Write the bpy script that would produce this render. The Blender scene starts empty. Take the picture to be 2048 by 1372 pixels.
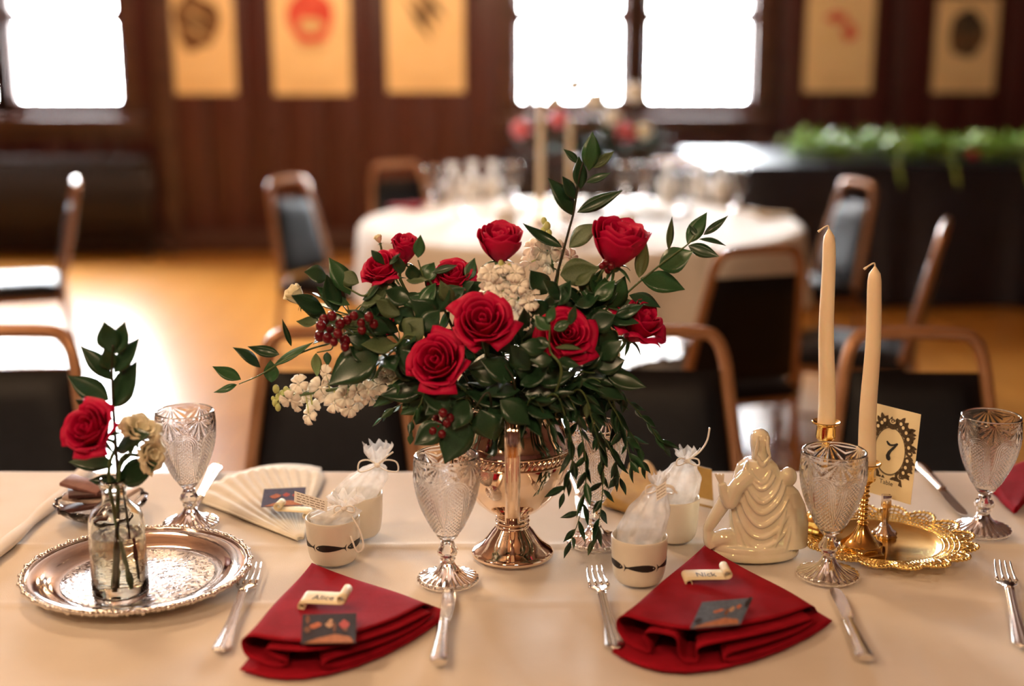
import bpy, bmesh, math, random
from math import sin, cos, pi, radians as R, sqrt, atan2
from mathutils import Vector, Matrix, Quaternion, noise as mnoise
random.seed(7)
scene = bpy.context.scene
C = scene.collection
# ------------------------------------------------------------------ camera
FPX = 2600.0
PITCH = R(12.72)
CAMZ = 1.398
TZ = 0.75            # table top height
cam_d = bpy.data.cameras.new('camera')
cam = bpy.data.objects.new('camera', cam_d); C.objects.link(cam)
cam.location = (0, 0, CAMZ); cam.rotation_euler = (pi/2 - PITCH, 0, 0)
cam_d.sensor_width = 36.0; cam_d.lens = 36.0*FPX/2048.0
cam_d.clip_start = 0.05; cam_d.clip_end = 100
cam_d.dof.use_dof = True; cam_d.dof.focus_distance = 1.68; cam_d.dof.aperture_fstop = 1.65
scene.camera = cam
# ------------------------------------------------------------------ world, exposure
w = bpy.data.worlds.new('world'); scene.world = w; w.use_nodes = True
bg = w.node_tree.nodes['Background']; bg.inputs[0].default_value = (0.85, 0.92, 1.0, 1); bg.inputs[1].default_value = 1.0
vs = scene.view_settings
vs.view_transform = 'Standard'; vs.look = 'None'; vs.gamma = 1.0; vs.use_curve_mapping = False
vs.exposure = 0.0
scene.cycles.use_denoising = True
scene.cycles.max_bounces = 10; scene.cycles.diffuse_bounces = 3; scene.cycles.glossy_bounces = 4; scene.cycles.transmission_bounces = 10; scene.cycles.transparent_max_bounces = 16
scene.cycles.use_adaptive_sampling = True; scene.cycles.adaptive_threshold = 0.09; scene.cycles.adaptive_min_samples = 16
scene.cycles.sample_clamp_indirect = 8.0
LAMP_COL = (1.0, 0.69, 0.42); LAMP_L = 60.0
WINDOW_COL = (0.93, 0.97, 1.0); WINDOW_L = 110.0

# ------------------------------------------------------------------ pixel helpers (photo frame 2048x1372)
def ray(px, py):
    x = (px-1024)/FPX; y = -(py-686)/FPX
    return Vector((x, cos(PITCH)+y*sin(PITCH), -sin(PITCH)+y*cos(PITCH)))
def at(px, py, Y):
    d = ray(px, py); return Vector((0, 0, CAMZ)) + d*(Y/d.y)
def on(px, py, z=TZ):
    d = ray(px, py); return Vector((0, 0, CAMZ)) + d*((z-CAMZ)/d.z)
def ppm(P):   # pixels per metre at a point
    return FPX/(P.y*cos(PITCH)+(CAMZ-P.z)*sin(PITCH))

# ------------------------------------------------------------------ materials
MATS = {}
def mat(name, col=(.5,.5,.5), col2=None, scale=40, rough=.5, metal=0.0, bump=0.0, bscale=None, spec=.5, trans=0.0, ior=1.45,
        sheen=0.0, coat=0.0, sss=0.0, alpha=1.0, emit=None, estr=0.0, stretch=(1,1,1), detail=4, film=0.0, rough2=None, gen=False, ramp=(.35,.65)):
    if name in MATS: return MATS[name]
    m = bpy.data.materials.new(name); m.use_nodes = True; MATS[name] = m
    nt = m.node_tree; N = nt.nodes; L = nt.links; b = N['Principled BSDF']
    def s(k, v):
        if k in b.inputs: b.inputs[k].default_value = v
    c4 = (*col, 1)
    s('Base Color', c4); s('Roughness', rough); s('Metallic', metal); s('Specular IOR Level', spec); s('IOR', ior)
    s('Transmission Weight', trans); s('Sheen Weight', sheen); s('Coat Weight', coat); s('Coat Roughness', .08); s('Alpha', alpha)
    if sss: s('Subsurface Weight', sss); s('Subsurface Radius', (.01,.006,.004)); s('Subsurface Scale', .5)
    if film: s('Thin Film Thickness', film); s('Thin Film IOR', 1.38)
    if emit: s('Emission Color', (*emit,1)); s('Emission Strength', estr)
    tc = N.new('ShaderNodeTexCoord'); mp = N.new('ShaderNodeMapping'); mp.inputs['Scale'].default_value = stretch
    L.new(tc.outputs['Generated' if gen else 'Object'], mp.inputs['Vector'])
    nz = N.new('ShaderNodeTexNoise'); nz.inputs['Scale'].default_value = scale; nz.inputs['Detail'].default_value = detail
    L.new(mp.outputs[0], nz.inputs['Vector'])
    if col2 is None: col2 = tuple(min(1, c*1.12+.002) for c in col)
    rp = N.new('ShaderNodeValToRGB'); rp.color_ramp.elements[0].position = ramp[0]; rp.color_ramp.elements[1].position = ramp[1]
    rp.color_ramp.elements[0].color = c4; rp.color_ramp.elements[1].color = (*col2, 1)
    L.new(nz.outputs['Fac'], rp.inputs[0]); L.new(rp.outputs[0], b.inputs['Base Color'])
    if rough2 is not None:
        mr = N.new('ShaderNodeMapRange'); mr.inputs[1].default_value=.35; mr.inputs[2].default_value=.65; mr.inputs[3].default_value = rough; mr.inputs[4].default_value = rough2
        L.new(nz.outputs['Fac'], mr.inputs[0]); L.new(mr.outputs[0], b.inputs['Roughness'])
    if bump:
        n2 = N.new('ShaderNodeTexNoise'); n2.inputs['Scale'].default_value = bscale or scale; n2.inputs['Detail'].default_value = 3
        L.new(mp.outputs[0], n2.inputs['Vector'])
        bp = N.new('ShaderNodeBump'); bp.inputs['Strength'].default_value = min(1, bump); bp.inputs['Distance'].default_value = .002
        L.new(n2.outputs['Fac'], bp.inputs['Height']); L.new(bp.outputs[0], b.inputs['Normal'])
    return m
def wood(name, c1, c2, axis, rough=.4, sc=6.0, coat=0.0, bands=None):
    m = mat(name, c1, c2, rough=rough, scale=sc, coat=coat, stretch=tuple(.08 if i == axis else 1.0 for i in range(3)), detail=8, bump=.15, bscale=sc*4, ramp=(.3,.7))
    return m
mat('cloth_cream', (.68,.60,.50), (.73,.65,.56), scale=9, rough=.85, bump=.25, bscale=900, sheen=.15)
mat('cloth_bg', (.76,.72,.64), (.80,.77,.70), scale=9, rough=.8, sheen=.1)
mat('cloth_navy', (.006,.007,.014), (.010,.012,.024), scale=7, rough=.38, spec=.6)
mat('napkin_red', (.27,.002,.011), (.35,.004,.016), scale=30, rough=.9, bump=.3, bscale=1200, spec=.2)
mat('napkin_white', (.76,.70,.58), (.82,.77,.66), scale=30, rough=.85, bump=.2, bscale=900)
mat('napkin_ochre', (.42,.25,.07), (.52,.33,.10), scale=30, rough=.85, bump=.2, bscale=900)
mat('silver', (.88,.83,.78), (.92,.88,.83), scale=30, rough=.10, metal=1.0)
mat('silver_tray', (.86,.80,.75), (.90,.85,.80), scale=30, rough=.09, metal=1.0)
mat('silver_engraved', (.26,.26,.29), (.80,.78,.80), scale=160, rough=.18, metal=1.0, bump=1.0, bscale=170, rough2=.42, detail=3)
mat('silver_vase', (.90,.72,.56), (.94,.78,.63), scale=14, rough=.07, metal=1.0)
mat('steel', (.80,.77,.73), (.86,.83,.79), scale=60, rough=.17, metal=1.0)
mat('brass', (.85,.55,.16), (.92,.63,.22), scale=40, rough=.14, metal=1.0)
mat('gold_plate', (.90,.62,.20), (.96,.72,.28), scale=40, rough=.20, metal=1.0)
mat('glass', (1,1,1), (1,1,1), rough=.0, trans=1.0, ior=1.5)
mat('glass_bottle', (.97,1,.96), (.97,1,.97), rough=.0, trans=1.0, ior=1.47)
mat('water', (.96,.98,.90), (.96,.98,.90), rough=.0, trans=1.0, ior=1.33)
mat('ceramic', (.76,.70,.58), (.80,.74,.63), scale=25, rough=.28, coat=.3)
mat('ceramic_bg', (.85,.83,.78), (.88,.86,.82), scale=25, rough=.3)
mat('pearl', (.80,.70,.50), (.86,.77,.60), scale=35, rough=.10, coat=1.0, spec=1.0, film=420)
mat('ink', (.012,.010,.010), (.02,.016,.016), rough=.5)
mat('ink_brown', (.05,.03,.015), (.09,.06,.03), scale=300, rough=.6)
mat('ink_grey', (.22,.18,.14), (.28,.23,.18), rough=.6)
mat('paper_cream', (.80,.68,.42), (.84,.72,.47), scale=20, rough=.7)
mat('paper_scroll', (.82,.70,.45), (.87,.76,.52), scale=40, rough=.6)
mat('paper_white', (.84,.80,.74), (.88,.85,.80), scale=20, rough=.7)
mat('candle', (.86,.70,.47), (.90,.75,.53), scale=20, rough=.45, sss=.35)
mat('wick', (.80,.66,.46), (.85,.72,.52), scale=200, rough=.9)
mat('rose_red', (.40,.0006,.036), (.58,.001,.062), scale=60, rough=.6, spec=.3)
mat('rose_dark', (.22,.002,.012), (.34,.004,.02), scale=60, rough=.62, sheen=.2)
mat('petal_white', (.90,.86,.74), (.94,.91,.82), scale=60, rough=.65)
mat('petal_cream', (.84,.76,.52), (.88,.82,.62), scale=60, rough=.65)
mat('petal_pink', (.70,.10,.14), (.80,.2,.22), scale=60, rough=.65)
mat('bud_green', (.42,.46,.14), (.55,.58,.24), scale=80, rough=.6)
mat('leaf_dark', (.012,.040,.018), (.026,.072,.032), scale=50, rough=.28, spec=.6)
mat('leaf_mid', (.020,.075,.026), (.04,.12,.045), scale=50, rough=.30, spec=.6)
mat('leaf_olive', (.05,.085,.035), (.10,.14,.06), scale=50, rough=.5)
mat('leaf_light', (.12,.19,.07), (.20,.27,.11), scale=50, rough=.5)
mat('leaf_garland', (.14,.30,.05), (.34,.46,.10), scale=12, rough=.5)
mat('leaf_far', (.010,.028,.014), (.02,.045,.02), scale=20, rough=.9, spec=.1)
mat('stem_green', (.06,.10,.03), (.10,.15,.05), scale=80, rough=.5)
mat('stem_dark', (.02,.022,.012), (.04,.04,.02), scale=80, rough=.5)
mat('berry', (.10,.004,.010), (.17,.008,.016), scale=60, rough=.25)
mat('ribbon', (.86,.80,.72), (.9,.85,.78), scale=80, rough=.35)
mat('candy', (.86,.72,.60), (.90,.82,.74), scale=60, rough=.4)
mat('frame_bronze', (.30,.135,.055), (.36,.17,.075), scale=12, rough=.32, metal=.35)
mat('vinyl_black', (.0025,.002,.003), (.004,.0035,.005), scale=60, rough=.40, spec=.28, bump=.3, bscale=500)
mat('vinyl_grey', (.16,.15,.15), (.2,.19,.19), scale=60, rough=.3)
mat('iron', (.035,.026,.022), (.055,.04,.034), scale=30, rough=.42, metal=.4)
mat('plaster', (.16,.085,.05), (.20,.11,.065), scale=3, rough=.8)
wood('wood_wall', (.042,.0085,.0080), (.072,.0165,.0135), 2, rough=.42, sc=9)
wood('wood_trim', (.050,.020,.013), (.085,.036,.024), 0, rough=.4, sc=9)
wood('wood_side', (.060,.017,.011), (.095,.03,.018), 2, rough=.45, sc=9)
mat('packet_brown', (.055,.018,.015), (.09,.03,.025), scale=60, rough=.6)
mat('packet_white', (.50,.38,.32), (.58,.45,.38), scale=60, rough=.6)
mat('packet_pink', (.20,.085,.07), (.28,.13,.11), scale=60, rough=.6)
mat('poster_paper', (.78,.58,.30), (.82,.63,.35), scale=4, rough=.8)
mat('print_black', (.03,.025,.02), (.12,.08,.04), scale=14, rough=.8)
mat('print_brown', (.10,.05,.02), (.20,.10,.04), scale=14, rough=.8)
mat('print_red', (.55,.05,.04), (.65,.12,.08), scale=14, rough=.8)
mat('print_tan', (.60,.42,.20), (.68,.50,.27), scale=14, rough=.8)
mat('lead', (.05,.05,.05), (.08,.08,.08), rough=.5, metal=.8)

# organza: sheer white fabric
def organza():
    m = bpy.data.materials.new('organza'); m.use_nodes = True; MATS['organza'] = m
    nt = m.node_tree; N = nt.nodes; L = nt.links; N.clear()
    o = N.new('ShaderNodeOutputMaterial'); d = N.new('ShaderNodeBsdfDiffuse'); t = N.new('ShaderNodeBsdfTranslucent'); tr = N.new('ShaderNodeBsdfTransparent')
    g = N.new('ShaderNodeBsdfGlossy'); g.inputs['Roughness'].default_value = .35
    for n in (d, t): n.inputs['Color'].default_value = (.96,.93,.89,1)
    m1 = N.new('ShaderNodeMixShader'); m1.inputs[0].default_value = .45; L.new(d.outputs[0], m1.inputs[1]); L.new(t.outputs[0], m1.inputs[2])
    m3 = N.new('ShaderNodeMixShader'); m3.inputs[0].default_value = .08; L.new(m1.outputs[0], m3.inputs[1]); L.new(g.outputs[0], m3.inputs[2])
    nz = N.new('ShaderNodeTexNoise'); nz.inputs['Scale'].default_value = 55; mr = N.new('ShaderNodeMapRange')
    mr.inputs[1].default_value=.3; mr.inputs[2].default_value=.7; mr.inputs[3].default_value=.36; mr.inputs[4].default_value=.66
    tc = N.new('ShaderNodeTexCoord'); L.new(tc.outputs['Object'], nz.inputs['Vector']); L.new(nz.outputs['Fac'], mr.inputs[0])
    m2 = N.new('ShaderNodeMixShader'); L.new(mr.outputs[0], m2.inputs[0]); L.new(tr.outputs[0], m2.inputs[1]); L.new(m3.outputs[0], m2.inputs[2])
    L.new(m2.outputs[0], o.inputs['Surface'])
organza()
def paper_glow():
    m = bpy.data.materials.new('sheer_white'); m.use_nodes = True; MATS['sheer_white'] = m
    nt = m.node_tree; N = nt.nodes; L = nt.links; N.clear(); o = N.new('ShaderNodeOutputMaterial')
    d = N.new('ShaderNodeBsdfDiffuse'); t = N.new('ShaderNodeBsdfTranslucent'); mx = N.new('ShaderNodeMixShader'); mx.inputs[0].default_value = .6
    nz = N.new('ShaderNodeTexNoise'); nz.inputs['Scale'].default_value = 40; rp = N.new('ShaderNodeValToRGB'); rp.color_ramp.elements[0].color = (.88,.87,.84,1); rp.color_ramp.elements[1].color = (.96,.95,.93,1)
    L.new(nz.outputs['Fac'], rp.inputs[0]); L.new(rp.outputs[0], d.inputs[0]); L.new(rp.outputs[0], t.inputs[0])
    L.new(d.outputs[0], mx.inputs[1]); L.new(t.outputs[0], mx.inputs[2]); L.new(mx.outputs[0], o.inputs['Surface'])
paper_glow()
def floor_mat():
    m = bpy.data.materials.new('wood_floor'); m.use_nodes = True; MATS['wood_floor'] = m
    nt = m.node_tree; N = nt.nodes; L = nt.links; b = N['Principled BSDF']
    tc = N.new('ShaderNodeTexCoord'); mp = N.new('ShaderNodeMapping'); mp.inputs['Rotation'].default_value = (0,0,R(90))
    L.new(tc.outputs['Object'], mp.inputs['Vector'])
    br = N.new('ShaderNodeTexBrick'); br.inputs['Scale'].default_value = 1.0; br.inputs['Brick Width'].default_value = 1.1; br.inputs['Row Height'].default_value = .07
    br.inputs['Mortar Size'].default_value = .0015; br.inputs['Color1'].default_value = (.56,.235,.036,1); br.inputs['Color2'].default_value = (.64,.285,.052,1); br.inputs['Mortar'].default_value = (.16,.06,.015,1)
    L.new(mp.outputs[0], br.inputs['Vector'])
    nz = N.new('ShaderNodeTexNoise'); nz.inputs['Scale'].default_value = 3; L.new(tc.outputs['Object'], nz.inputs['Vector'])
    mx = N.new('ShaderNodeMixRGB'); mx.blend_type = 'MULTIPLY'; mx.inputs[0].default_value = .35; L.new(br.outputs[0], mx.inputs[1]); L.new(nz.outputs['Fac'], mx.inputs[2])
    L.new(mx.outputs[0], b.inputs['Base Color'])
    b.inputs['Roughness'].default_value = .30; b.inputs['Specular IOR Level'].default_value = .6; b.inputs['Coat Weight'].default_value = .4; b.inputs['Coat Roughness'].default_value = .22
floor_mat()
def emit_mat(name, col, strength):
    m = bpy.data.materials.new(name); m.use_nodes = True; MATS[name] = m
    nt = m.node_tree; N = nt.nodes; L = nt.links; b = N['Principled BSDF']
    b.inputs['Base Color'].default_value = (*col,1); b.inputs['Roughness'].default_value = .3
    b.inputs['Emission Color'].default_value = (*col,1); b.inputs['Emission Strength'].default_value = strength
emit_mat('window_glow', WINDOW_COL, WINDOW_L)
emit_mat('lamp_glow', LAMP_COL, LAMP_L)

# ------------------------------------------------------------------ mesh builder
class MB:
    def __init__(s): s.v = []; s.f = []
    def add(s, vs, fs):
        o = len(s.v); s.v += [tuple(p) for p in vs]; s.f += [tuple(i+o for i in f) for f in fs]; return s
    def box(s, x0, x1, y0, y1, z0, z1, bev=0.0):
        if bev <= 0:
            return s.add([(x0,y0,z0),(x1,y0,z0),(x1,y1,z0),(x0,y1,z0),(x0,y0,z1),(x1,y0,z1),(x1,y1,z1),(x0,y1,z1)],
                  [(0,3,2,1),(4,5,6,7),(0,1,5,4),(1,2,6,5),(2,3,7,6),(3,0,4,7)])
        b = bmesh.new(); bmesh.ops.create_cube(b, size=1)
        for q in b.verts: q.co = Vector(((x0+x1)/2+q.co.x*(x1-x0), (y0+y1)/2+q.co.y*(y1-y0), (z0+z1)/2+q.co.z*(z1-z0)))
        bmesh.ops.bevel(b, geom=b.edges[:], offset=bev, segments=2, affect='EDGES', profile=.5)
        b.verts.index_update(); s.add([q.co for q in b.verts], [[q.index for q in f.verts] for f in b.faces]); b.free(); return s
    def lathe(s, prof, n=48, mod=None, c=(0,0,0), closed=False, caps=True):
        """prof list of (r,z); mod(theta, i, r, z)->(r,z)"""
        vs = []; fs = []; m = len(prof)
        for i, (r, z) in enumerate(prof):
            for k in range(n):
                t = 2*pi*k/n; rr, zz = (r, z) if mod is None else mod(t, i, r, z)
                vs.append((c[0]+rr*cos(t), c[1]+rr*sin(t), c[2]+zz))
        rows = m if closed else m-1
        for i in range(rows):
            a = i*n; b = ((i+1) % m)*n
            for k in range(n): fs.append((a+k, a+(k+1)%n, b+(k+1)%n, b+k))
        if caps and not closed:
            if prof[0][0] > 1e-5: fs.append(tuple(range(n-1,-1,-1)))
            if prof[-1][0] > 1e-5: fs.append(tuple((m-1)*n+k for k in range(n)))
        return s.add(vs, fs)
    def tube(s, path, r, n=8, caps=True, flat=1.0, ref=None):
        path = [Vector(p) for p in path]; m = len(path)
        rs = r if isinstance(r, (list, tuple)) else [r]*m
        vs = []; fs = []; nrm = None
        for i, p in enumerate(path):
            t = (path[min(i+1,m-1)]-path[max(i-1,0)]).normalized()
            if nrm is None:
                a = Vector(ref) if ref else (Vector((0,0,1)) if abs(t.z) < .9 else Vector((1,0,0)))
                nrm = (a - t*a.dot(t)).normalized()
            else: nrm = (nrm - t*nrm.dot(t)).normalized()
            bi = t.cross(nrm)
            for k in range(n):
                q = 2*pi*k/n; vs.append(p + nrm*(cos(q)*rs[i]*flat) + bi*(sin(q)*rs[i]))
        for i in range(m-1):
            for k in range(n): fs.append((i*n+k, i*n+(k+1)%n, (i+1)*n+(k+1)%n, (i+1)*n+k))
        if caps: fs.append(tuple(range(n-1,-1,-1))); fs.append(tuple((m-1)*n+k for k in range(n)))
        return s.add(vs, fs)
    def ball(s, c, r, nu=12, nv=8):
        rx, ry, rz = r if isinstance(r, (tuple, list)) else (r, r, r)
        vs = [(c[0],c[1],c[2]-rz)]; fs = []
        for j in range(1, nv):
            a = -pi/2+pi*j/nv
            for k in range(nu): vs.append((c[0]+rx*cos(a)*cos(2*pi*k/nu), c[1]+ry*cos(a)*sin(2*pi*k/nu), c[2]+rz*sin(a)))
        vs.append((c[0],c[1],c[2]+rz)); T = len(vs)-1
        for k in range(nu): fs.append((0, 1+(k+1)%nu, 1+k)); fs.append((T, T-nu+k, T-nu+(k+1)%nu))
        for j in range(nv-2):
            a = 1+j*nu
            for k in range(nu): fs.append((a+k, a+(k+1)%nu, a+nu+(k+1)%nu, a+nu+k))
        return s.add(vs, fs)
    def sheet(s, fn, nu, nv, thick=0.0):
        P = [[Vector(fn(i/nu, j/nv)) for i in range(nu+1)] for j in range(nv+1)]
        W = nu+1; vs = [p for row in P for p in row]; fs = []
        for j in range(nv):
            for i in range(nu): fs.append((j*W+i, j*W+i+1, (j+1)*W+i+1, (j+1)*W+i))
        if thick:
            o = len(vs)
            for j in range(nv+1):
                for i in range(nu+1):
                    du = P[j][min(i+1,nu)]-P[j][max(i-1,0)]; dv = P[min(j+1,nv)][i]-P[max(j-1,0)][i]
                    nn = du.cross(dv)
                    nn = nn.normalized() if nn.length > 1e-12 else Vector((0,0,1))
                    vs.append(P[j][i]-nn*thick)
            k = [(a+o, d+o, c+o, b+o) for (a,b,c,d) in fs]; fs += k
            bd = [i for i in range(W)] + [j*W+nu for j in range(1,nv+1)] + [nv*W+i for i in range(nu-1,-1,-1)] + [j*W for j in range(nv-1,0,-1)]
            for q in range(len(bd)):
                a, b = bd[q], bd[(q+1)%len(bd)]; fs.append((b, a, a+o, b+o))
        return s.add(vs, fs)
    def prism(s, poly, z0, z1):
        n = len(poly)
        return s.add([(x,y,z0) for x,y in poly]+[(x,y,z1) for x,y in poly],
            [tuple(range(n-1,-1,-1)), tuple(range(n,2*n))]+[(i,(i+1)%n,n+(i+1)%n,n+i) for i in range(n)])
    def xf(s, M):
        s.v = [tuple(M @ Vector(p)) for p in s.v]; return s
    def mesh(s, name, mt=None, smooth=True, off=None):
        me = bpy.data.meshes.new(name)
        vs = s.v if off is None else [(p[0]-off[0],p[1]-off[1],p[2]-off[2]) for p in s.v]
        me.from_pydata(vs, [], s.f); me.update()
        if smooth:
            me.polygons.foreach_set('use_smooth', [True]*len(me.polygons))
            if smooth == 'auto': me.set_sharp_from_angle(angle=R(38))
        if mt: me.materials.append(MATS[mt])
        return me
def obj(name, mesh, mt=None, parent=None, loc=None, world=False, smooth='auto', M=None):
    """mesh: MB or bpy mesh. world=True: vertices in world space, parent has no rotation."""
    if isinstance(mesh, MB): mesh = mesh.mesh(name, mt, smooth, off=(parent.location if (world and parent) else None))
    o = bpy.data.objects.new(name, mesh); C.objects.link(o)
    if parent: o.parent = parent
    if M is not None: o.matrix_basis = M
    elif loc is not None: o.location = loc
    return o
def tag(o, label, cat, group=None, kind=None):
    if label: o['label'] = label
    if cat: o['category'] = cat
    if group: o['group'] = group
    if kind: o['kind'] = kind
    return o
def thing(name, label, cat, loc=(0,0,0), rz=0.0, group=None):
    o = bpy.data.objects.new(name, None); C.objects.link(o); o.empty_display_size = .05
    o.location = loc; o.rotation_euler = (0,0,rz); tag(o, label, cat, group); return o
def struct(name, mb, mt, parent=None, label=None):
    o = obj(name, mb, mt, parent)
    if parent is None: o['kind'] = 'structure'
    if label: o['label'] = label
    return o
def dup(root, loc, rz=None, label=None, group=None):
    r = root.copy(); C.objects.link(r); r.location = loc
    if rz is not None: r.rotation_euler = (0,0,rz)
    if label: r['label'] = label
    if group: r['group'] = group
    for ch in list(root.children):
        c = ch.copy(); C.objects.link(c); c.parent = r
        for g in list(ch.children):
            d = g.copy(); C.objects.link(d); d.parent = c
    return r
def text_mesh(txt, size, name, mt, extrude=.00015, shear=0.0, sx=1.0):
    cu = bpy.data.curves.new('tmp', 'FONT'); cu.body = txt; cu.size = size; cu.align_x = 'CENTER'; cu.align_y = 'CENTER'; cu.extrude = extrude; cu.shear = shear; cu.resolution_u = 3
    o = bpy.data.objects.new('tmp', cu); C.objects.link(o); dg = bpy.context.evaluated_depsgraph_get(); dg.update()
    me = bpy.data.meshes.new_from_object(o.evaluated_get(dg)); bpy.data.objects.remove(o); bpy.data.curves.remove(cu)
    me.name = name; me.materials.clear(); me.materials.append(MATS[mt])
    if sx != 1.0:
        for q in me.vertices: q.co.x *= sx
    return me
def bez(pts, n):
    """Catmull-Rom through pts"""
    P = [Vector(p) for p in pts]; P = [P[0]*2-P[1]]+P+[P[-1]*2-P[-2]]; out = []
    segs = len(P)-3
    for i in range(n+1):
        t = i/n*segs; k = min(int(t), segs-1); u = t-k
        a,b,c,d = P[k:k+4]
        out.append(.5*((2*b)+(c-a)*u+(2*a-5*b+4*c-d)*u*u+(3*b-a-3*c+d)*u**3))
    return out
# ================================================================== ROOM
X0, X1, Y0, Y1, H = -5.2, 5.2, -3.2, 9.10, 3.2
struct('floor', MB().box(X0-.1, X1+.1, Y0-.1, Y1+.3, -.05, 0), 'wood_floor')
struct('ceiling', MB().box(X0-.1, X1+.1, Y0-.1, Y1+.3, H, H+.05), 'plaster')
struct('wall_left', MB().box(X0-.12, X0, Y0, Y1+.2, 0, H), 'wood_side')
struct('wall_right', MB().box(X1, X1+.12, Y0, Y1+.2, 0, H), 'wood_side')
struct('wall_front', MB().box(X0, X1, Y0-.12, Y0, 0, H), 'wood_side')
# windows (lower light + upper light each)
WZ0, WZ1, WZ2 = 1.045, 1.585, 2.55      # sill, transom, head
WIN = [(-4.29,-3.56), (-3.405,-2.695), (.055,.745), (.935,1.62)]
def intervals(x0, x1):
    """pieces of the wall between x0..x1 as (x0,x1,z0,z1) around the window holes"""
    cuts = sorted({x0, x1}|{c for a in WIN for c in a if x0 < c < x1}); out = []
    for a, b in zip(cuts, cuts[1:]):
        m = (a+b)/2; hole = any(p < m < q for p, q in WIN)
        out += [(a,b,0,WZ0),(a,b,WZ2,H)] if hole else [(a,b,0,H)]
    return out
mb = MB()
for a,b,z0,z1 in intervals(X0, X1): mb.box(a,b,Y1,Y1+.2,z0,z1)
wall_back = struct('wall_back', mb, 'wood_side')
bw = .26; x = X0
bmesh_cache = {}
while x < X1-.01:
    xe = min(x+bw, X1)
    for a,b,z0,z1 in intervals(x, xe):
        if b-a < .03: continue
        obj('wall_board', MB().box(a+.004, b-.004, Y1-.022-random.random()*.004, Y1+.001, z0, z1, .005), 'wood_wall', wall_back)
    x = xe
for i, (a, b) in enumerate(WIN):
    fr = MB()
    for (p,q,r_,s_) in ((a-.02,b+.02,WZ0-.05,WZ0+.012),(a-.02,b+.02,WZ1-.012,WZ1+.07),(a-.02,b+.02,WZ2-.02,WZ2+.05),(a-.02,a+.01,WZ0-.02,WZ2+.02),(b-.01,b+.02,WZ0-.02,WZ2+.02)):
        fr.box(p,q,Y1-.01,Y1+.12,r_,s_,.004)
    wi = struct('window_%d' % (i+1), fr, 'wood_trim')
    for z0, z1 in ((WZ0,WZ1),(WZ1+.06,WZ2)):
        obj('pane', MB().box(a,b,Y1+.07,Y1+.078,z0,z1), 'window_glow', wi)
        cm = MB(); n = 0; step = .105; u = a-(z1-z0)
        while u < b:
            for sg in (1,-1):
                p0 = Vector((u,0,z0 if sg>0 else z1)); p1 = Vector((u+(z1-z0),0,z1 if sg>0 else z0))
                lo = max(0,(a-p0.x)/(z1-z0)); hi = min(1,(b-p0.x)/(z1-z0))
                if hi > lo+.01:
                    q0 = p0.lerp(p1, lo); q1 = p0.lerp(p1, hi); q0.y = q1.y = Y1+.065; cm.tube([q0,q1], .004, 4)
            u += step
        obj('lead_came', cm, 'lead', wi)
    cs = MB()
    cs.box(a-.13,a-.02,Y1-.05,Y1+.01,.95,WZ2+.16,.008); cs.box(b+.02,b+.13,Y1-.05,Y1+.01,.95,WZ2+.16,.008)
    cs.box(a-.15,b+.15,Y1-.06,Y1+.01,WZ2+.05,WZ2+.2,.01)
    obj('casing', cs, 'wood_trim', wi)
for k, (a, b) in enumerate(((-4.5,-2.5),(-.1,1.78))):
    t = MB(); t.box(a,b,Y1-.14,Y1+.01,.90,.955,.012); t.box(a+.04,b-.04,Y1-.05,Y1+.01,.80,.90,.008); t.box(a+.02,b-.02,Y1-.045,Y1+.01,.955,1.0,.006)
    struct('trim_%d' % (k+1), t, 'wood_trim', label='window sill ledge of dark wood')
# dado panels below the windows and skirting
struct('baseboard_back', MB().box(X0,X1,Y1-.045,Y1,0,.16,.01), 'wood_trim')
struct('baseboard_left', MB().box(X0,X0+.025,Y0,Y1,0,.16,.008), 'wood_trim')
struct('baseboard_right', MB().box(X1-.025,X1,Y0,Y1,0,.16,.008), 'wood_trim')
t = MB()
for xx in (-2.38, 1.72): t.box(xx-.075,xx+.075,Y1-.06,Y1,0,H,.008)
struct('trim_3', t, 'wood_trim', label='dark wood pilasters beside the windows')
# ---- ceiling globe lamps added unseen above the frame: warm light, front fill, brighter posters
gm = MB().ball((0,0,0), .17, 16, 10).mesh('glass_globe', 'lamp_glow'); rm = MB().tube([(0,0,.165),(0,0,.60)], .008, 8).mesh('rod','brass')
cmn = MB().lathe([(.0,.70),(.075,.70),(.075,.68),(.045,.62),(.02,.58),(.0,.58)], 24).mesh('canopy','brass'); hm = MB().lathe([(.0,.20),(.05,.20),(.065,.155),(.07,.14),(.0,.14)], 24).mesh('holder','brass')
LAMPS = [(-1.15,2.75,'over the long table'),(-.25,6.4,'over the far side of the round table'),(-.95,-.4,'behind the photographer on the left'),(-1.05,7.6,'near the posters on the back wall'),(-1.75,.95,'left of the long table'),(.45,-.55,'added as front fill behind the photographer on the right')]
for x, y, wh in LAMPS:
    t = thing('unseen_pendant_lamp', 'unseen warm glass globe pendant lamp '+wh, 'lamp', (x,y,H-.70), 0, 'globe lamps under the ceiling')
    obj('glass_globe', gm, parent=t); obj('rod', rm, parent=t); obj('canopy', cmn, parent=t); obj('holder', hm, parent=t)
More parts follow.
